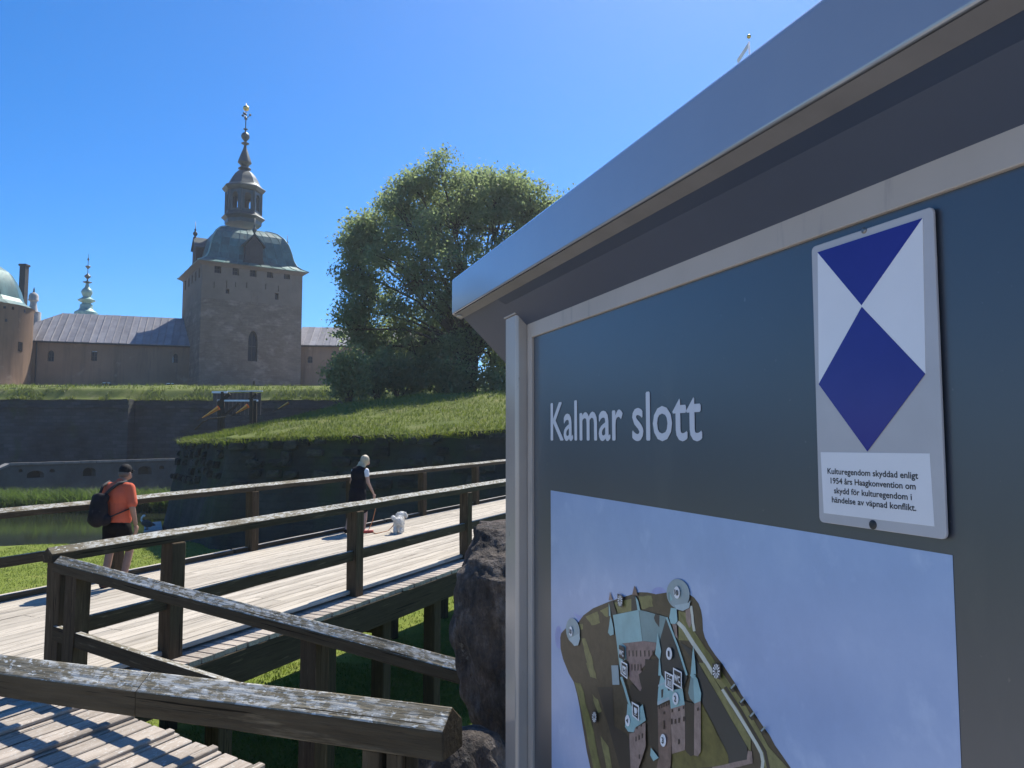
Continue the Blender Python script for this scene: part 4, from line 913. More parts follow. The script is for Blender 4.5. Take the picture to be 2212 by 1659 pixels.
# --- man in an orange tee shirt
pm_ = deckpt(247, 1268); man = empty('person', pm_, 'person in an orange tee shirt, black cap and shorts with a black backpack', 'person')
Fm = facing(pm_, R(12)) @ Matrix.Diagonal((.9, .9, .96, 1))
HT = Vector((.02, .1, 0))
head = [('e', (.02, .13, 1.625), (.078, .098, .118)), ('c', (0, .04, 1.45), (.01, .09, 1.54), .066, .06), ('e', (.02, .2, 1.575), (.052, .05, .05)), ('c', (.02, .225, 1.625), (.02, .238, 1.6), .011, .016),
        ('e', (.1, .125, 1.615), (.012, .022, .032)), ('e', (-.06, .125, 1.615), (.012, .022, .032)), ('e', (.02, .214, 1.562), (.026, .012, .007)), ('e', (.02, .212, 1.547), (.022, .012, .008))]
arm_r = [('c', (.215, .02, 1.4), (.275, -.01, 1.14), .058, .047), ('c', (.275, -.01, 1.14), (.275, .075, .9), .045, .03)] + hand((.275, .085, .885), (0, .12, -1), 1)
arm_l = [('c', (-.215, .02, 1.4), (-.275, .04, 1.14), .058, .047), ('c', (-.275, .04, 1.14), (-.255, .2, .97), .045, .03)] + hand((-.255, .215, .955), (0, .5, -.85), -1)
legs = [('c', (.1, .01, .9), (.115, .16, .5), .095, .062), ('c', (.115, .16, .5), (.115, .1, .3), .06, .058), ('c', (.115, .1, .3), (.115, .03, .09), .056, .038), ('c', (.115, .0, .05), (.13, .19, .035), .04, .032),
        ('c', (-.1, .0, .9), (-.105, .0, .5), .098, .064), ('c', (-.105, .0, .5), (-.105, -.05, .3), .06, .058), ('c', (-.105, -.05, .3), (-.105, -.09, .09), .056, .038), ('c', (-.105, -.12, .05), (-.12, .08, .035), .04, .032)]
torso = [('e', (0, .0, 1.3), (.205, .14, .2)), ('e', (0, .08, 1.08), (.178, .17, .19)), ('e', (0, .0, .93), (.18, .14, .13)), ('c', (-.16, 0, 1.42), (.16, 0, 1.42), .06, .06)]
remesh(head + arm_r + arm_l + legs + torso, .0085, 'skin_m', 'body', man, Fm)
shirt = [('c', (0, .035, 1.24), (0, .04, 1.0), .185, .19), ('c', (-.06, .02, 1.2), (-.06, .03, .98), .15, .15), ('c', (.06, .02, 1.2), (.06, .03, .98), .15, .15), ('e', (0, .0, 1.3), (.225, .162, .215)), ('e', (0, .1, 1.1), (.2, .185, .2)), ('e', (0, .03, .97), (.205, .18, .14)), ('c', (-.17, .0, 1.42), (.17, .0, 1.42), .078, .078), ('c', (.2, .01, 1.41), (.262, .0, 1.2), .083, .078), ('c', (-.2, .01, 1.41), (-.262, .03, 1.2), .083, .078), ('c', (0, .03, 1.44), (0, .05, 1.49), .075, .07)]
remesh(shirt, .011, 'tee', 'tee_shirt', man, Fm, 3)
remesh([('e', (0, .0, .87), (.2, .16, .13)), ('c', (.1, .01, .84), (.112, .115, .6), .122, .108), ('c', (-.1, .0, .84), (-.105, .0, .6), .122, .108)], .012, 'black', 'shorts', man, Fm, 3)
mb = MB(); ball(mb, (.02, .125, 1.665), (.088, .108, .095), 12); mb.build('cap', 'cap', man, Fm, smooth=True); capo = [o for o in man.children if o.name.startswith('cap')][-1]
mb = MB()
for k in range(9):
    a = math.pi * (k / 8); mb.v += [(.02 + .08 * math.cos(a), .19 + .02 * math.sin(a), 1.668), (.02 + .085 * math.cos(a), .2 + .09 * math.sin(a), 1.65), (.02 + .085 * math.cos(a), .2 + .09 * math.sin(a), 1.644), (.02 + .08 * math.cos(a), .19 + .02 * math.sin(a), 1.66)]
for k in range(8):
    i = k * 4
    for j in range(4): mb.f.append([i + j, i + (j + 1) % 4, i + 4 + (j + 1) % 4, i + 4 + j]); mb.m.append(0)
mb.build('peak', 'cap', capo, Fm)
mb = MB(); ball(mb, (.02, .1, 1.615), (.081, .088, .07), 10); mb.build('hair', 'hair_m', man, Fm, smooth=True)
for sx in (-.028, .07): mb = MB(); ball(mb, (sx, .214, 1.628), (.013, .009, .009), 6); mb.build('eye', 'eye', man, Fm, smooth=True)
for lx, y0, y1 in ((.122, -.04, .22), (-.112, -.16, .11)):
    remesh([('c', (lx, y0 + .04, .045), (lx + .012, y1 - .05, .04), .05, .045), ('c', (lx, y0 + .06, .05), (lx, y0 + .06, .11), .05, .048)], .01, 'shoe', 'shoe', man, Fm, 3)
bpk = remesh([('e', (-.1, -.27, 1.12), (.15, .1, .24)), ('e', (-.1, -.3, 1.02), (.14, .11, .15)), ('c', (-.2, -.25, .98), (.0, -.25, .98), .09, .09), ('c', (-.17, -.24, 1.28), (-.03, -.24, 1.28), .07, .07)], .012, 'pack', 'backpack', man, Fm, 2)
mb = MB(); mb.tube([(-.05, -.23, 1.3), (.02, -.19, 1.4), (.09, -.1, 1.485), (.12, .02, 1.5), (.1, .13, 1.42), (.0, .2, 1.3)], .026, 6)
mb.tube([(-.15, -.2, 1.34), (-.17, -.12, 1.45), (-.17, .02, 1.5)], .022, 6); mb.tube([(.03, -.24, 1.0), (.15, -.17, 1.06), (.235, -.02, 1.12)], .012, 6); mb.build('strap', 'strap', bpk, Fm, smooth=True)
mb = MB(); mb.tube([(-.1, -.385, 1.0), (-.1, -.385, 1.12)], .012, 6); mb.tube([(-.2, -.35, 1.1), (-.1, -.378, 1.12), (0, -.35, 1.1)], .008, 5); mb.build('zip', 'strap', bpk, Fm)
# --- woman with the dog
pw_ = deckpt(771, 1151); wom = empty('person', pw_, 'person with blonde hair in a dark dress and red sandals walking a white dog', 'person')
Fw = facing(pw_, R(-10)); sW = .97
def sc(P): return [((p[0], tuple(Vector(p[1]) * sW), tuple(Vector(p[2]) * sW), p[3] * sW, p[4] * sW) if p[0] == 'c' else (p[0], tuple(Vector(p[1]) * sW), tuple(Vector(p[2]) * sW)) + tuple(p[3:])) for p in P]
wh = [('e', (.03, .2, 1.52), (.07, .09, .105)), ('c', (.0, .06, 1.38), (.02, .15, 1.46), .05, .048), ('e', (.03, .265, 1.475), (.045, .04, .045)), ('c', (.03, .285, 1.515), (.03, .295, 1.495), .009, .013), ('e', (.03, .275, 1.455), (.022, .01, .007))]
wa = [('c', (.175, .07, 1.33), (.235, .08, 1.06), .047, .037), ('c', (.235, .08, 1.06), (.265, .2, .84), .036, .025)] + hand((.267, .21, .825), (.05, .3, -1), 1, .9) + [('c', (-.175, .07, 1.33), (-.23, .03, 1.06), .047, .037), ('c', (-.23, .03, 1.06), (-.23, .12, .84), .036, .025)] + hand((-.23, .13, .825), (0, .2, -1), -1, .9)
wl = [('c', (.09, 0, .85), (.13, .1, .47), .085, .058), ('c', (.13, .1, .47), (.16, .06, .28), .054, .053), ('c', (.16, .06, .28), (.18, .02, .08), .05, .034), ('c', (.18, .0, .05), (.25, .17, .035), .034, .027),
      ('c', (-.09, 0, .85), (-.13, .0, .47), .085, .058), ('c', (-.13, .0, .47), (-.17, -.07, .28), .054, .053), ('c', (-.17, -.07, .28), (-.19, -.12, .08), .05, .034), ('c', (-.19, -.15, .05), (-.2, .03, .035), .034, .027)]
wt = [('e', (0, .03, 1.22), (.165, .115, .18)), ('e', (0, .02, 1.0), (.15, .12, .16)), ('e', (0, 0, .86), (.17, .13, .13)), ('c', (-.14, .06, 1.33), (.14, .06, 1.33), .05, .05)]
remesh(sc(wh + wa + wl + wt), .008, 'skin_w', 'body', wom, Fw)
remesh(sc([('e', (0, .03, 1.23), (.195, .15, .19)), ('e', (0, .02, 1.0), (.2, .155, .2)), ('e', (0, 0, .82), (.215, .165, .2)), ('c', (-.06, 0, .7), (-.1, -.01, .53), .15, .135), ('c', (.06, 0, .7), (.1, .05, .53), .15, .135), ('c', (-.14, .05, 1.33), (.14, .05, 1.33), .065, .065)]), .011, 'navy', 'dress', wom, Fw, 3)
for s_, p in ((1, (.185, .07, 1.31)), (-1, (-.185, .07, 1.31))): remesh(sc([('c', p, (p[0] + s_ * .018, p[1], p[2] - .09), .06, .054)]), .01, 'white', 'sleeve', wom, Fw, 2)
remesh(sc([('e', (.03, .175, 1.54), (.092, .105, .112)), ('e', (.0, .12, 1.44), (.095, .085, .09)), ('c', (-.08, .1, 1.42), (-.13, .05, 1.33), .035, .028), ('c', (.06, .1, 1.42), (.07, .06, 1.36), .04, .03)]), .009, 'hair_w', 'hair', wom, Fw, 2)
for sx in (-.01, .07): mb = MB(); ball(mb, Vector((sx, .278, 1.52)) * sW, (.012, .008, .008), 6); mb.build('eye', 'eye', wom, Fw, smooth=True)
remesh(sc([('c', (.185, .0, .04), (.26, .18, .033), .043, .04)]), .009, 'red', 'sandal', wom, Fw, 2); remesh(sc([('c', (-.19, -.15, .04), (-.2, .04, .033), .043, .04)]), .009, 'black', 'sandal', wom, Fw, 2)
# --- dog
pd_ = deckpt(862, 1151); dog = empty('dog', pd_, 'small fluffy white dog on an orange leash, seen from behind on the bridge', 'dog'); Fd = facing(pd_, R(24)) @ Matrix.Scale(.84, 4)
m = Mat('white dog fur', .9, 0, .2); m.base(9, [(.3, (.72, .69, .62)), (.7, (.85, .83, .78))]); m.bump(.9, .02, 22, detail=6); M['fur'] = m.done()
dp0 = [('e', (0, 0, .29), (.1, .2, .095)), ('e', (0, -.13, .29), (.105, .11, .1)), ('e', (0, .16, .31), (.1, .1, .11)), ('c', (0, .2, .32), (.01, .25, .4), .08, .085), ('e', (.015, .28, .41), (.092, .095, .085)), ('c', (.015, .33, .39), (.02, .4, .375), .048, .038),
      ('c', (-.075, .27, .45), (-.1, .26, .38), .03, .034), ('c', (.105, .27, .45), (.13, .26, .38), .03, .034), ('c', (-.02, -.2, .3), (-.09, -.22, .38), .035, .045), ('c', (-.09, -.22, .38), (-.12, -.15, .4), .045, .04),
      ('c', (.062, .14, .24), (.066, .15, .03), .038, .028), ('c', (-.062, .14, .24), (-.066, .13, .03), .038, .028), ('c', (.065, -.14, .22), (.072, -.1, .14), .05, .032), ('c', (.068, -.1, .14), (.068, -.17, .09), .038, .034), ('c', (.068, -.17, .09), (.068, -.15, .03), .034, .035),
      ('c', (-.065, -.14, .22), (-.072, -.16, .14), .05, .032), ('c', (-.068, -.16, .14), (-.068, -.22, .09), .038, .034), ('c', (-.068, -.22, .09), (-.068, -.2, .03), .034, .035)]
dp = dp0
bo = remesh(dp, .009, 'fur', 'body', dog, Fd, 3)
me = bo.data; nv = len(me.vertices); co = np.zeros(nv * 3, np.float32); me.vertices.foreach_get('co', co); co = co.reshape(-1, 3); no = np.zeros(nv * 3, np.float32); me.vertex_normals.foreach_get('vector', no); no = no.reshape(-1, 3)
ix = np.random.choice(nv, min(nv, 5000), replace=False); P = co[ix]; Nn = no[ix] + np.random.randn(len(ix), 3) * .35; Nn[:, 2] -= .5; sd = np.cross(Nn, np.random.randn(len(ix), 3)); sd /= np.linalg.norm(sd, axis=1)[:, None] + 1e-6
Vh = np.stack([P - sd * .005, P + sd * .005, P + Nn * .018], axis=1).reshape(-1, 3); Vh = np.array([tuple(Fd @ Vector(v)) for v in Vh])
np_mesh('fur', Vh, np.arange(len(Vh)).reshape(-1, 3), 'fur', dog, kind='stuff')
for c, r in (((.02, .435, .38), (.014, .012, .012)), ((-.02, .365, .425), (.01, .008, .01)), ((.055, .365, .425), (.01, .008, .01))): mb = MB(); ball(mb, c, r, 6); mb.build('nose' if c[1] > .4 else 'eye', 'eye', dog, Fd)
MB().tube([Vector((.0 + .098 * math.cos(t * .449), .225 + .02 * math.sin(t * .449), .335 + .085 * math.sin(t * .449))) for t in range(15)], .008, 6).build('collar', 'leash', dog, Fd)
hw = Fw @ (Vector((.275, .235, .75)) * sW); gd = deckpt(796, 1148) + Vector((0, 0, .02)); nk = Fd @ Vector((-.09, .2, .3))
g2 = deckpt(812, 1154) + Vector((0, 0, .012)); g3 = deckpt(838, 1150) + Vector((0, 0, .03))
mb = MB(); mb.tube([hw, hw.lerp(gd, .3) + Vector((.06, 0, -.02)), hw.lerp(gd, .7) + Vector((.05, 0, 0)), gd, g2, g3, deckpt(848, 1147) + Vector((0, 0, .1)), nk], .009, 6)
mb.build('leash', 'leash', None, smooth=True, label='slack orange leash hanging from the hand of the blonde walker to the dog', cat='leash')
# ================================================================= INFORMATION SIGN
av = Vector((-.3516, 1, 0)).normalized(); nv_ = Vector((-av.y, av.x, 0)); P0 = Vector((.562, 1.0, 0)); ZV = Vector((0, 0, 1))
def pan(px, py):                             # photo pixel (2212 wide) -> (s, z) on the sign face, metres
    d = ray(px, py); q = d * (P0.dot(nv_) / d.dot(nv_)); return (q - P0).dot(av), q.z
def SP(s, n, z): return P0 + av * s + nv_ * n + ZV * z
m = Mat('grey beige powder coat', .4, .0, .35); m.base(3, [(.3, (.38, .335, .29)), (.7, (.44, .39, .345))], detail=5); m.layer((.24, .225, .21), 4, .6, .8, stretch=(6, 6, .7)); m.bump(.05, .002, 60); M['sign_frame'] = m.done()
m = Mat('grey beige post paint', .2, .1, .7); m.base(3, [(.3, (.38, .34, .3)), (.7, (.44, .4, .36))], detail=5); m.layer((.25, .23, .2), 9, .66, .7, stretch=(3, 3, 1)); m.bump(.05, .002, 60); M['sign_post'] = m.done()
m = Mat('dark slate panel', .4, 0, .8); m.b.inputs['Coat Weight'].default_value = .6; m.b.inputs['Coat Roughness'].default_value = .27; m.b.inputs['Coat IOR'].default_value = 1.55; m.base(2, [(.3, (.032, .039, .052)), (.7, (.039, .047, .062))]); m.layer((.075, .08, .085), 3.5, .6, .85, stretch=(1, 1, .35), detail=9); m.layer((.09, .095, .1), 60, .7, .76, detail=3); M['panel'] = m.done()
m = Mat('glossy blue grey fascia', .14, .3, .7); m.b.inputs['Coat Weight'].default_value = .4; m.b.inputs['Coat Roughness'].default_value = .12; m.base(3, [(.3, (.27, .29, .33)), (.7, (.3, .32, .355))]); M['fascia'] = m.done()
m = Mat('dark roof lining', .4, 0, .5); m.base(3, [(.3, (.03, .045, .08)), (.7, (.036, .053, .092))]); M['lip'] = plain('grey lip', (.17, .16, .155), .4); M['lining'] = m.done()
M['steel'] = plain('screw heads', (.2, .2, .2), .4, .8)
sg = empty('information_sign', SP(1.45, 0, -1.66), 'large dark information sign with a sloping roof and a castle picture', 'information sign')
s_in, z_top = pan(1153, 729); s_out = pan(1144, 729)[0]; z_out = pan(1148, 697)[1]; s_r = -1.2; z_bot = -1.35
FRM = lambda poly, d0, d1, name, mat, parent=sg, **k: MB().prism(poly, P0, av, ZV, nv_, d0, d1).build(name, mat, parent, **k)
FRM([(s_in + .01, z_bot), (s_r, z_bot), (s_r, z_top + .01), (s_in + .01, z_top + .01)], -.03, 0, 'panel', 'panel')
FRM([(s_in, z_bot), (s_out, z_bot), (s_out, z_out), (s_in, z_top)], -.02, .008, 'frame_stile', 'sign_frame', bevel=.002)
FRM([(s_in, z_top), (s_out, z_out), (s_r, z_out), (s_r, z_top)], -.02, .008, 'frame_rail', 'sign_frame', bevel=.002)
p_s0 = s_out + .006; p_s1 = p_s0 + .11; zp = pan(1118, 691)[1]
MB().prism([(p_s0, -.05), (p_s0, .036), (p_s0 + .008, .044), (p_s1 - .008, .044), (p_s1, .036), (p_s1, -.05)], P0, av, nv_, ZV, -1.75, zp).build('post', 'sign_post', sg, bevel=.003)
MB().prism([(p_s0 - .001, -.052), (p_s0 - .001, .047), (p_s1 + .001, .047), (p_s1 + .001, -.052)], P0, av, nv_, ZV, zp + .001, zp + .006).build('post_cap', 'sign_frame', sg)
# roof: upright fascia, folded lip, lining that rises to the lip, sloping slab falling to the back
NO = .139
def fas(px, py):
    o = P0 + nv_ * NO; d = ray(px, py); q = d * (o.dot(nv_) / d.dot(nv_)); return (q - P0).dot(av), q.z
fe_, zf1 = fas(976, 603); zf0 = fas(979, 678)[1]; zl = zf0 - .012
ft = fas(1740, 0)[1]; zf1 = (zf1 + ft) / 2
MB().prism([(NO, zf0), (NO, zf1 - .012), (NO - .012, zf1), (NO - .03, zf1), (NO - .03, zf0)], P0, nv_, ZV, av, s_r, fe_).build('fascia', 'fascia', sg, bevel=.005, seg=3)
MB().prism([(NO - .004, zf0 - .003), (NO - .034, zl - .004), (NO - .036, zf0 - .003)], P0, nv_, ZV, av, s_r, fe_ - .004).build('lip', 'lip', sg)
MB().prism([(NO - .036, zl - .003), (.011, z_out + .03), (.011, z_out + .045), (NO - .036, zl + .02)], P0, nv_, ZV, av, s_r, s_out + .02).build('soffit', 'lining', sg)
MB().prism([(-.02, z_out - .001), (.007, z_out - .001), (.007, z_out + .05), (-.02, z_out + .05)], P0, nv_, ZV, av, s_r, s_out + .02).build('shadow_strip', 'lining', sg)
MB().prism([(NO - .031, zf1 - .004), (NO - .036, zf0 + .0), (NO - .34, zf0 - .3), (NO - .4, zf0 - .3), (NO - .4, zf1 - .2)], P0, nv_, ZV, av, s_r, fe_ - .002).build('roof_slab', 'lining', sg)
MB().lathe([(.012, 0), (.012, .003), (.008, .004)], 16, SP(fe_ - .05, NO - .018, zf0 - .014), sx=1, sy=1.3).build('plug', 'coping', sg)

# ---- the printed castle picture: flat shapes, each a sheet a fraction of a millimetre above the last
PR = {}
def ink(name, c, v=.15, sc=14, gl=.3):
    m = Mat('print ' + name, gl, 0, .6); c = tuple(min(.8, x * 1.5) for x in c); v, sc = (.38, 45) if name in ('earth', 'olive', 'olive2', 'moat', 'brick', 'brickl', 'pink') else (v, sc); a = tuple(x * (1 - v) for x in c); b = tuple(x * (1 + v) for x in c); m.base(sc, [(.3, a), (.7, b)], detail=8, rough=.7); PR[name] = m.done(); return PR[name]
m = Mat('print water', .3, 0, .8); m.b.inputs['Coat Weight'].default_value = .7; m.b.inputs['Coat Roughness'].default_value = .2; m.base(5, [(.3, (.28, .39, .62)), (.5, (.31, .43, .67)), (.7, (.36, .48, .71))], detail=10, rough=.7); m.layer((.43, .55, .76), 9, .58, .75, detail=9); PR['water'] = m.done()
for nme, c in (('earth', (.045, .035, .022)), ('olive', (.1, .1, .03)), ('olive2', (.14, .13, .05)), ('moat', (.085, .075, .02)), ('shade', (.02, .018, .017)), ('path', (.4, .4, .34)), ('teal', (.2, .33, .33)), ('teal2', (.13, .2, .2)), ('roofdark', (.022, .026, .028)), ('pink', (.17, .115, .105)),
               ('brick', (.13, .085, .07)), ('brickl', (.2, .14, .12)), ('slit', (.03, .02, .018)), ('disc', (.2, .25, .26)), ('discs', (.27, .33, .34)), ('white', (.72, .73, .76)), ('black', (.022, .022, .024)), ('wshade', (.2, .23, .4))): ink(nme, c)
PK = list(PR); PB = MB(); lay = [0]
O_ = {'1': (2100, 2150), '2': (2450, 2150), '3': (2100, 2513), '4': (2450, 2513), '5': (2750, 2513)}
def T(tag_, x, y): ox, oy = O_[tag_]; return ((ox + x * .2411) / 1.7554, (oy + y * .2411) / 1.7554)
def tri_fill(poly):
    """ear clipping so that concave outlines fill properly"""
    idx = list(range(len(poly))); ar = sum(poly[i][0] * poly[(i + 1) % len(poly)][1] - poly[(i + 1) % len(poly)][0] * poly[i][1] for i in idx)
    if ar < 0: idx.reverse()
    cr = lambda o, a, b: (a[0] - o[0]) * (b[1] - o[1]) - (a[1] - o[1]) * (b[0] - o[0]); out = []; g = 0
    while len(idx) > 3 and g < 4000:
        g += 1
        for k in range(len(idx)):
            i, j, l = idx[k - 1], idx[k], idx[(k + 1) % len(idx)]; a, b, c = poly[i], poly[j], poly[l]
            if cr(a, b, c) <= 1e-12: continue
            if any(cr(a, b, poly[q]) > 0 and cr(b, c, poly[q]) > 0 and cr(c, a, poly[q]) > 0 for q in idx if q not in (i, j, l)): continue
            out.append((i, j, l)); idx.pop(k); break
        else: break
    out.append(tuple(idx)); return out
def shape(col, pts, tagc=None, step=1, mb=None, raw=False):
    """pts: pixels (raw), or tracing coordinates of tile tagc, or (tag,x,y) triples"""
    P = [pan(*(p if raw else (T(tagc, *p) if tagc else T(*p)))) for p in pts]
    lay[0] += step; n = .0006 + lay[0] * .00005; tr = tri_fill(P)
    PB.add([SP(s, n, z) for s, z in P], tr, PK.index(col))
def ell(col, tg, x, y, rx, ry, rot=0, n=26): shape(col, [(x + rx * math.cos(t) * math.cos(rot) - ry * math.sin(t) * math.sin(rot), y + rx * math.cos(t) * math.sin(rot) + ry * math.sin(t) * math.cos(rot)) for t in [2 * math.pi * k / n for k in range(n)]], tg)
def strip(col, tg, pts, w):
    L = []; Rr = []
    for i, p in enumerate(pts):
        a = Vector((*pts[max(0, i - 1)], 0)); b = Vector((*pts[min(len(pts) - 1, i + 1)], 0)); d = (b - a).normalized(); nn = Vector((-d.y, d.x, 0)) * w / 2
        L.append((p[0] + nn.x, p[1] + nn.y)); Rr.append((p[0] - nn.x, p[1] - nn.y))
    shape(col, L + Rr[::-1], tg)
s_b0, z_b0 = pan(1190, 1061); s_b1 = pan(2060, 1240)[0]
z_b0 = (z_b0 + pan(2058, 1195)[1]) / 2
lay[0] = 0; PB.add([SP(s_b0, .0006, -1.2), SP(s_b1, .0006, -1.2), SP(s_b1, .0006, z_b0), SP(s_b0, .0006, z_b0)], [(0, 1, 2, 3)], PK.index('water'))
def jagl(pts, amp=8):
    out = []
    for a, b in zip(pts, pts[1:] + pts[:1]):
        out.append(a)
        for t in (.33, .66): out.append((a[0], a[1] + (b[1] - a[1]) * t + random.uniform(-amp, amp), 0) if False else (a[0] + (b[0] - a[0]) * t + random.uniform(-amp, amp), a[1] + (b[1] - a[1]) * t + random.uniform(-amp, amp)))
    return out
ell('wshade', '1', 80, 1100, 60, 180); ell('wshade', '2', 205, 400, 115, 85); shape('wshade', [(310, 700), (390, 760), (470, 770), (400, 860)], '1')
isl = [T('1', *p) for p in [(105, 1110), (120, 1040), (195, 960), (390, 870), (470, 760), (620, 650), (860, 550), (1040, 490), (1240, 430), (1350, 395), (1480, 400), (1600, 425)]] + \
      [T('2', *p) for p in [(150, 430), (330, 400), (700, 440), (760, 480), (830, 570), (870, 680), (890, 800), (900, 1000), (930, 1110), (990, 1230), (1090, 1380), (1210, 1530)]] + \
      [T('5', *p) for p in [(20, 110), (160, 320), (260, 500), (430, 740), (580, 970), (700, 1130), (790, 1300), (890, 1440), (1000, 1600), (1300, 2050), (900, 2300)]] + \
      [T('3', *p) for p in [(700, 2200), (580, 1659), (520, 1380), (480, 1130), (450, 950), (410, 700), (370, 500), (320, 310), (240, 170), (180, 20)]] + [T('1', *p) for p in [(150, 1450), (110, 1290)]]
shape('earth', isl, raw=True)
for p in ([(500, 780), (690, 700), (730, 880), (600, 920)], [(730, 690), (860, 620), (865, 790), (840, 790)], [(950, 560), (1230, 500), (1240, 690), (1010, 735)], [(1340, 460), (1540, 450), (1570, 620), (1390, 670)], [(440, 1120), (500, 1120), (600, 1400), (650, 1659), (560, 1659), (480, 1300)], [(400, 900), (460, 890), (470, 980), (430, 990)]): shape('olive2', jagl(p), '1')
for p in ([(510, 0), (620, 0), (680, 260), (580, 220)], [(610, 490), (700, 580), (760, 760), (700, 800), (650, 660)], [(740, 1140), (870, 1330), (930, 1700), (840, 1700)]): shape('olive2', jagl(p), '3')
shape('olive', jagl([(330, 300), (430, 330), (560, 800), (760, 1700), (640, 1700), (500, 1000)], 12), '3'); shape('shade', [(690, 380), (930, 380), (960, 1000), (1130, 1100), (1220, 1240), (1240, 1700), (1060, 1700), (840, 900)], '3')
shape('olive2', jagl([('2', 520, 690), ('2', 640, 720), ('2', 760, 1000), ('2', 1080, 1480), ('5', 340, 690), ('5', 700, 1330), ('5', 1040, 1700), ('5', 640, 1700), ('5', 560, 1400), ('5', 250, 850), ('2', 900, 1480), ('2', 690, 1160), ('2', 520, 1150)], 0) if False else [('2', 520, 690), ('2', 640, 720), ('2', 760, 1000), ('2', 1080, 1480), ('5', 340, 690), ('5', 700, 1330), ('5', 1040, 1700), ('5', 640, 1700), ('5', 560, 1400), ('5', 250, 850), ('2', 900, 1480), ('2', 690, 1160), ('2', 520, 1150)])
shape('olive', [('2', 520, 700), ('2', 620, 790), ('2', 760, 1030), ('2', 1040, 1400), ('5', 120, 420), ('5', 280, 760), ('5', 90, 470), ('2', 930, 1420), ('2', 700, 1040)])
shape('brickl', [(630, 680), (700, 640), (720, 900), (690, 960), (640, 850)], '2'); strip('path', '2', [(715, 610), (735, 760), (745, 880), (770, 1010)], 40)
strip('shade', '5', [(10, 380), (250, 740), (450, 1080), (640, 1400), (700, 1700)], 50)
strip('path', '2', [(505, 865), (600, 960), (750, 1200), (905, 1420), (1070, 1690)], 62); strip('path', '5', [(-40, 420), (150, 700), (330, 990), (500, 1270), (580, 1420), (605, 1550), (590, 1700)], 50)
shape('moat', jagl([(880, 620), (1050, 950), (1300, 1450), (1310, 1610), (420, 1700), (420, 1380), (640, 1360), (830, 1480), (880, 1100)], 6), '4')
shape('roofdark', [('2', 540, 1180), ('2', 720, 1290), ('2', 800, 1440), ('4', 900, 120), ('4', 1140, 520), ('4', 1600, 1320), ('4', 1615, 1515), ('4', 1320, 1600), ('4', 1300, 1440), ('4', 1080, 980), ('4', 880, 600), ('4', 800, 30)])
shape('olive2', [(840, 0), (930, 0), (1250, 520), (1659, 1190), (1659, 1400), (1600, 1310), (1140, 510)], '4')
shape('brickl', jagl([(1050, 1640), (1600, 1520), (1615, 1380), (1680, 1390), (1690, 1580), (1400, 1650), (1100, 1720)], 5), '4')
shape('pink', [('1', 1090, 1200), ('1', 1410, 1165), ('2', 215, 1195), ('2', 30, 1500), ('4', -60, 100), ('3', 1400, 400), ('3', 1370, 450), ('3', 1200, 250), ('1', 1195, 1520), ('1', 1155, 1450)])
for x in (1195, 1255, 1312, 1375, 1442, 1508, 1570): shape('slit', [(x - 10, 1315), (x + 12, 1305), (x + 14, 1400), (x - 4, 1412)], '1')
for x in (1240, 1288, 1337, 1385): shape('slit', [(x - 9, 1530), (x + 9, 1525), (x + 10, 1620), (x - 6, 1635)], '1')
shape('shade', jagl([(1350, 180), (1450, 100), (1650, -100), (1700, 0), (1690, 1300), (1510, 1310), (1490, 950), (1430, 650), (1260, 600), (1190, 420), (1240, 330), (1370, 450), (1400, 400)], 6), '3')
shape('shade', [(0, -60), (190, -40), (190, 650), (210, 1490), (100, 1330), (30, 900), (0, 800)], '4')
shape('teal', [(945, 755), (1350, 672), (1410, 1165), (1090, 1200), (1150, 1250), (1155, 1450), (1095, 1480), (1080, 1659), (1055, 1600), (1000, 1150)], '1')
shape('teal2', [('1', 1355, 672), ('2', 30, 700), ('2', 335, 785), ('2', 222, 1192), ('2', 0, 1165), ('1', 1415, 1165)]); shape('roofdark', [(160, 740), (230, 750), (225, 950), (160, 860), (140, 800)], '2')
shape('roofdark', [('2', 335, 790), ('2', 610, 1600), ('4', 670, 230), ('4', 600, 420), ('4', 350, 420), ('4', 250, 200), ('2', 260, 1600), ('2', 230, 1180)]); strip('teal', '2', [(340, 790), (520, 1260), (660, 1700)], 30)
shape('disc', [(920, 40), (1030, 40), (1050, 345), (940, 345)], '3')
# spires and turrets of the picture
shape('roofdark', [(890, 540), (950, 540), (1010, 740), (930, 750)], '1'); shape('brickl', [(900, 390), (930, 480), (945, 520), (880, 520)], '1'); shape('teal', [(880, 560), (900, 640), (912, 770), (885, 770)], '1'); shape('teal', [(905, 760), (930, 830), (955, 960), (960, 1060), (905, 1080), (870, 1030), (890, 900)], '1')
shape('brick', [(1285, 290), (1310, 340), (1340, 450), (1250, 440), (1270, 350)], '1'); shape('roofdark', [(1240, 440), (1300, 455), (1335, 670), (1238, 690)], '1'); shape('teal', [(1303, 460), (1345, 530), (1380, 685), (1335, 675)], '1')
shape('teal', [(410, 640), (500, 650), (515, 850), (480, 895), (410, 890), (385, 800)], '2'); shape('brickl', [(430, 895), (500, 895), (515, 1130), (480, 1080)], '2')
ell('disc', '2', 525, 420, 180, 235, -.12); shape('discs', [(470, 600), (690, 560), (720, 520), (700, 640), (600, 690), (500, 660)], '2'); ell('disc', '1', 318, 1000, 108, 200, -.12); shape('discs', [(250, 1130), (420, 1040), (432, 1130), (400, 1230), (340, 1240)], '1')
shape('teal2', [(365, 400), (400, 390), (440, 510), (400, 545), (370, 500)], '2'); shape('teal', [(395, 400), (440, 505), (405, 540)], '2')
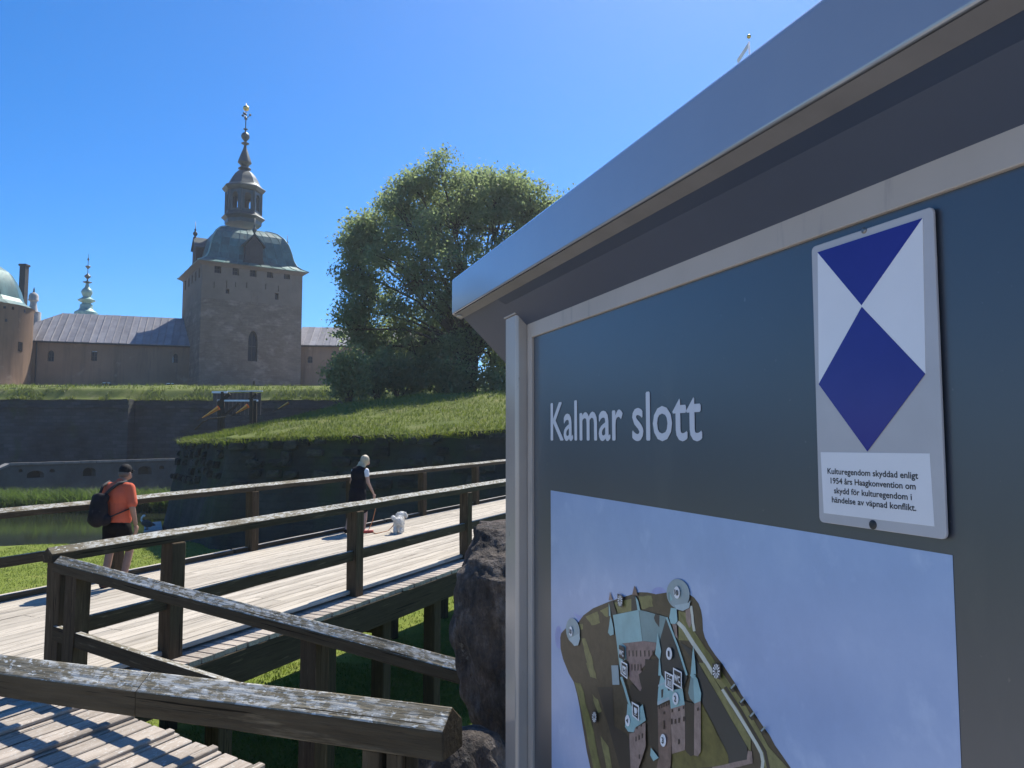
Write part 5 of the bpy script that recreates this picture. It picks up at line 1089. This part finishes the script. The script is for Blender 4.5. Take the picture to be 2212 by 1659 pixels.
# towers
shape('brick', jagl([(205, 690), (410, 600), (420, 1500), (400, 1700), (180, 1700), (220, 1480)], 3), '4'); shape('brickl', [(410, 715), (635, 650), (640, 1370), (430, 1430)], '4')
shape('shade', [(630, 600), (790, 640), (790, 1440), (730, 1470), (650, 1390)], '4'); shape('brickl', [(785, 630), (885, 590), (888, 1390), (840, 1470), (780, 1450)], '4')
shape('teal', [(200, 650), (400, 570), (340, 300), (260, 170), (215, 420)], '4'); shape('discs', [(215, 345), (330, 295), (340, 325), (215, 375)], '4'); shape('roofdark', [(262, 420), (300, 410), (290, 540), (265, 550)], '4'); shape('discs', [(202, 610), (395, 530), (402, 575), (205, 668)], '4')
shape('teal', [(402, 600), (350, 440), (600, 400), (635, 655), (415, 720)], '4'); shape('teal2', [(690, 470), (720, 560), (790, 640), (800, 300), (735, 190)], '4'); shape('teal', [(790, 638), (885, 600), (895, 480), (835, 250), (770, 170), (775, 400)], '4'); shape('teal', [(735, 150), (812, 200), (775, 250), (720, 200)], '4')
shape('teal', [(770, -280), (800, -20), (815, 180), (730, 170), (750, -60)], '4'); shape('teal', [(210, -480), (265, -180), (245, -60), (270, 200), (220, 200), (230, -60), (170, -140)], '4')
for x, y in ((225, 680), (265, 665), (300, 650), (338, 635), (375, 615)): shape('slit', [(x, y), (x + 20, y - 8), (x + 20, y + 40), (x, y + 48)], '4')
for x, y, h in ((430, 730, 50), (535, 715, 45), (608, 680, 45), (420, 880, 90), (478, 885, 75), (538, 865, 80), (613, 845, 75), (535, 1200, 80), (300, 905, 140), (302, 765, 45), (835, 705, 50)): shape('slit', [(x, y), (x + 22, y - 6), (x + 22, y + h - 6), (x, y + h)], '4')
shape('teal', [(1190, 640), (1290, 740), (1380, 700), (1430, 650), (1480, 905), (1310, 1020), (1290, 1090), (1200, 1080), (1150, 1000), (1180, 780)], '3'); strip('teal', '3', [(1090, 220), (1150, 400), (1200, 580), (1250, 720)], 36)
shape('brickl', jagl([(1310, 1025), (1475, 935), (1480, 1290), (1420, 1500), (1350, 1700), (1240, 1700), (1220, 1110), (1300, 1095)], 4), '3')
for x, y, h in ((1315, 1160, 75), (1365, 1140, 70), (1415, 1110, 75), (1330, 1000, 40), (1400, 970, 35), (1370, 1440, 70)): shape('slit', [(x, y), (x + 22, y - 6), (x + 22, y + h - 6), (x, y + h)], '3')
shape('teal', [(110, 1330), (235, 1490), (150, 1540), (100, 1450)], '4')
for bx, by in ((160, 370), (310, 590), (465, 810), (640, 1040)):
    shape('shade', [(bx - 60, by + 20), (bx, by), (bx + 40, by + 80), (bx - 10, by + 90)], '5'); strip('disc', '5', [(bx - 30, by + 30), (bx + 35, by - 40)], 26)
def wheel(tg, x, y, rx, ry):
    for k in range(12):
        t = 2 * math.pi * k / 12; d = (math.cos(t), math.sin(t)); e = (-math.sin(t), math.cos(t)); shape('white', [(x + (d[0] * f + e[0] * g) * rx, y + (d[1] * f + e[1] * g) * ry) for f, g in ((.25, .03), (.97, .13), (.97, -.13), (.25, -.03))], tg, step=0)
shape('black', [(1035, 415), (1120, 455), (1115, 640), (1040, 605)], '1'); lay[0] += 1; wheel('1', 1077, 528, 38, 88)
shape('black', [(1085, 5), (1210, 15), (1215, 265), (1085, 200)], '4'); lay[0] += 1; wheel('4', 1146, 128, 56, 118)
shape('black', [(635, 750), (705, 770), (710, 950), (640, 930)], '3'); lay[0] += 1; wheel('3', 671, 850, 33, 85)
for tg, x, y, rx, ry in (('1', 300, 1010, 28, 78), ('2', 525, 398, 48, 96), ('2', 403, 1358, 47, 98), ('4', 505, 560, 47, 98), ('4', 309, 1215, 46, 101), ('3', 1200, 905, 38, 92)): ell('white', tg, x, y, rx, ry, -.05)
shape('black', [(1063, 1220), (1150, 1262), (1150, 1465), (1063, 1420)], '1')
shape('white', [(468, 70), (605, 140), (608, 410), (470, 330)], '4'); shape('black', [(484, 102), (591, 158), (592, 375), (485, 310)], '4')
shape('white', [(338, 125), (472, 192), (474, 452), (345, 370)], '4'); shape('black', [(356, 160), (456, 212), (456, 412), (360, 350)], '4'); shape('white', [(372, 225), (446, 262), (446, 388), (374, 345)], '4'); shape('black', [(379, 242), (439, 272), (439, 372), (381, 336)], '4')
for x in (392, 416): shape('white', [(x, 270 + (x - 392) * .5), (x + 14, 276 + (x - 392) * .5), (x + 14, 345 + (x - 392) * .5), (x, 338 + (x - 392) * .5)], '4')
for x, y, f in ((385, 195, 1), (420, 212, -1)): shape('white', [(x - 12, y + 12 * f), (x, y - 12 * f), (x + 12, y + 14 * f)], '4')
shape('white', [('1', 1095, 1462), ('1', 1200, 1522), ('3', 1200, 255), ('3', 1095, 165)]); shape('black', [('1', 1108, 1495), ('1', 1190, 1543), ('3', 1190, 225), ('3', 1108, 155)]); shape('white', [('1', 1122, 1540), ('1', 1176, 1572), ('3', 1176, 195), ('3', 1122, 145)])
for p in ([(1132, 75), (1143, 80), (1143, 150), (1132, 144)], [(1158, 88), (1168, 93), (1168, 165), (1158, 160)], [(1143, 108), (1158, 116), (1158, 130), (1143, 122)]): shape('black', p, '3')
shape('white', [(1270, 603), (1387, 670), (1390, 917), (1280, 832)], '3'); shape('black', [(1286, 640), (1372, 692), (1373, 884), (1292, 812)], '3'); shape('white', [(1306, 690), (1352, 715), (1350, 790), (1336, 800), (1314, 780)], '3'); shape('white', [(1352, 728), (1362, 738), (1360, 775), (1350, 775), (1355, 765), (1355, 745)], '3'); shape('white', [(1302, 792), (1356, 820), (1356, 830), (1304, 803)], '3')
PB.build('castle_picture', [PR[k] for k in PK], sg)

# ---- lettering: text converted to flat meshes lying on the sign
def text_geo(txt):
    cu = bpy.data.curves.new('t', 'FONT'); cu.body = txt; cu.resolution_u = 3; o = bpy.data.objects.new('t', cu); COL.objects.link(o); bpy.context.view_layer.update()
    dg = bpy.context.evaluated_depsgraph_get(); me = bpy.data.meshes.new_from_object(o.evaluated_get(dg)); V = [tuple(v.co) for v in me.vertices]; Fc = [tuple(p.vertices) for p in me.polygons]
    bpy.data.objects.remove(o); bpy.data.meshes.remove(me); return V, Fc
def text_on(mb, txt, sL, sR, zb, cap, n, mi=0, fat=0.0, cond=None, shear=0):
    V, Fc = text_geo(txt); x0 = min(v[0] for v in V); x1 = max(v[0] for v in V); ch = .695   # cap height of the built-in face per unit
    kx = (sL - sR) / (x1 - x0); ky = cap / ch
    for dx, dy in (((0, 0),) if not fat else ((-fat, 0), (fat, 0), (0, fat), (0, -fat))):
        mb.add([SP(sL - (v[0] - x0) * kx - dx, n + (dx + dy * 2) * .02, zb + v[1] * ky + dy + shear * (v[0] - x0)) for v in V], Fc, mi)
def letters_on(txt, sL, sR, zb, cap, n, mat, parent, fat):
    V, Fc = text_geo(txt); x0 = min(v[0] for v in V); x1 = max(v[0] for v in V); kx = (sL - sR) / (x1 - x0); ky = cap / .695; adj = {}
    for f in Fc:
        for i in f: adj.setdefault(i, set()).update(f)
    seen = set()
    for i in range(len(V)):
        if i in seen or i not in adj: continue
        st = [i]; comp = set()
        while st:
            a = st.pop()
            if a in comp: continue
            comp.add(a); st += [b for b in adj[a] if b not in comp]
        seen |= comp; ids = sorted(comp); mp = {a: k for k, a in enumerate(ids)}; mb = MB(); fs = [[mp[a] for a in f] for f in Fc if f[0] in comp]
        for q, (dx, dz) in enumerate(((0, 0), (-fat, 0), (fat, 0), (0, -fat), (0, fat))):
            mb.add([SP(sL - (V[a][0] - x0) * kx + dx, n + q * .00004, zb + V[a][1] * ky + dz) for a in ids], fs)
        mb.build('letter', mat, parent)
m = Mat('pale grey lettering', .35); m.base(3, [(.3, (.55, .57, .62)), (.7, (.6, .62, .66))]); M['letters'] = m.done(); M['ink'] = plain('black ink', (.02, .02, .022), .5)
s0_, zb_ = pan(1191, 950); s1_ = pan(1517, 950)[0]; zk = pan(1191.8, 871)[1]
letters_on('Kalmar slott', s0_, s1_, zb_, zk - zb_, .0012, 'letters', sg, .0021)
num = MB()
for tg, x, y, hx, hy, t in (('1', 300, 1010, 17, 34, '10'), ('2', 525, 398, 27, 40, '10'), ('2', 403, 1358, 9, 42, '1'), ('4', 505, 560, 14, 44, '2'), ('4', 309, 1215, 14, 44, '3'), ('3', 1198, 905, 13, 34, '4')):
    a = pan(*T(tg, x - hx, y)); b = pan(*T(tg, x + hx, y)); t1 = pan(*T(tg, x, y - hy))[1]; t0 = pan(*T(tg, x, y + hy))[1]; text_on(num, t, a[0], b[0], t0, t1 - t0, .0006 + (lay[0] + 3) * .00005, 0, .0005)
for tg, x0, x1, y0, y1, t in (('1', 1072, 1142, 1306, 1385, 'WC'), ('4', 494, 584, 192, 290, 'WC')):
    a = pan(*T(tg, x0, (y0 + y1) / 2)); b = pan(*T(tg, x1, (y0 + y1) / 2)); t1 = pan(*T(tg, (x0 + x1) / 2, y0))[1]; t0 = pan(*T(tg, (x0 + x1) / 2, y1))[1]; text_on(num, t, a[0], b[0], t0, t1 - t0, .0006 + (lay[0] + 3) * .00005, 1, .0006)
num.build('picture_lettering', ['ink', PR['white']], sg)

# ================================================================= white and blue plaque screwed to the sign
m = Mat('grey enamel plate', .25, 0, .5); m.base(6, [(.3, (.42, .41, .42)), (.7, (.48, .47, .48))]); M['plate'] = m.done()
m = Mat('cobalt blue enamel', .16, 0, .35); m.base(6, [(.3, (.022, .022, .2)), (.7, (.028, .028, .23))]); m.bump(.03, .003, 12); M['cobalt'] = m.done()
M['enamel'] = plain('white enamel', (.72, .72, .74), .15, var=.03)
pts = [pan(*p) for p in ((1762, 537), (2027, 443), (2054, 1167), (1779, 1126))]
sl_ = (pts[0][0] + pts[3][0]) / 2; sr_ = (pts[1][0] + pts[2][0]) / 2; zt_ = (pts[0][1] + pts[1][1]) / 2; zb2 = (pts[2][1] + pts[3][1]) / 2
pq = empty('shield_plaque', SP((sl_ + sr_) / 2, .01, zb2), 'white plaque with blue shield diamond and small print, fixed at right on the sign', 'plaque')
def rrect(a, b, c, d, r, n=4):
    o = []
    for cx, cy, t0 in ((b - r, d - r, 0), (a + r, d - r, 90), (a + r, c + r, 180), (b - r, c + r, 270)):
        for k in range(n + 1): t = R(t0 + 90 * k / n); o.append((cx + r * math.cos(t), cy + r * math.sin(t)))
    return o
FRM(rrect(min(sl_, sr_), max(sl_, sr_), zb2, zt_, .008), .004, .0085, 'plate', 'plate', pq, bevel=.0012)
PL = lambda px, py: pan(px, py)
tl1, tr1, ap = PL(1776.3, 546), PL(2004, 473), PL(1872, 660); di = [PL(1872.5, 664), PL(2010.5, 808), PL(1884.8, 975), PL(1779, 830)]
FRM([tl1, (tr1[0], tl1[1] * .5 + tr1[1] * .5), di[1], (ap[0], ap[1] - .002), di[3]], .0085, .0092, 'white_field', 'enamel', pq)
FRM([(tl1[0], (tl1[1] + tr1[1]) / 2), (tr1[0], (tl1[1] + tr1[1]) / 2), ap], .0092, .0097, 'blue_triangle', 'cobalt', pq); FRM(di, .0092, .0097, 'blue_diamond', 'cobalt', pq)
lb = [PL(1782.6, 976.6), PL(2019.4, 979.4), PL(2029.6, 1136.8), PL(1789.5, 1108)]
FRM(lb, .0085, .009, 'label_field', 'enamel', pq)
tx = MB(); tx_n = 'text'; cz = lambda x, y: ((3000 + x * .4822) / 1.7554, (1400 + y * .4822) / 1.7554)
for t, x0, y0, x1, y1 in (('Kulturegendom skyddad enligt', 325, 818, 1040, 864), ('1954 års Haagkonvention om', 350, 896, 1020, 945), ('skydd för kulturegendom i', 377, 975, 990, 1027), ('händelse av väpnad konflikt.', 360, 1044, 1025, 1114)):
    a = PL(*cz(x0, y0)); b = PL(*cz(x1, y1)); text_on(tx, t, a[0], b[0], (a[1] + b[1]) / 2, .0086, .0093, 0, .00028)
tx.build('small_print', 'ink', pq)
for q in ((1877, 499), (1896.4, 1133)): s_, z_ = PL(*q); r_ = .0046 if q[1] < 900 else .0066; MB().lathe([(r_, 0), (r_, .0012), (r_ * .55, .0026)], 14).build('screw', 'steel' if q[1] < 900 else 'ink', pq, Matrix.Translation(SP(s_, .0086, z_)) @ nv_.to_track_quat('Z', 'Y').to_matrix().to_4x4())

# ================================================================= flagpole behind the sign
fp = at(1618, 90, 16); fo = empty('flagpole', (fp.x, 16, -1.7), 'white flagpole tip with a gilded ball above the sign roof', 'flagpole')
MB().tube([(fp.x, 16, -1.8), (fp.x, 16, fp.z)], [.05, .016], 10).build('pole', 'white', fo, smooth=True)
mb = MB(); ball(mb, (fp.x, 16, at(1618, 77, 16).z - .02), (.045, .045, .045), 8); mb.build('ball', 'gold', fo, smooth=True)
a = at(1616, 92, 16); b_ = at(1592, 128, 16.2); mb = MB(); mb.add([a, b_, b_ + Vector((.02, .02, -.1)), a + Vector((0, 0, -.12))], [(0, 1, 2, 3)]); ob = mb.build('flag', 'white', fo); so = ob.modifiers.new('s', 'SOLIDIFY'); so.thickness = .01
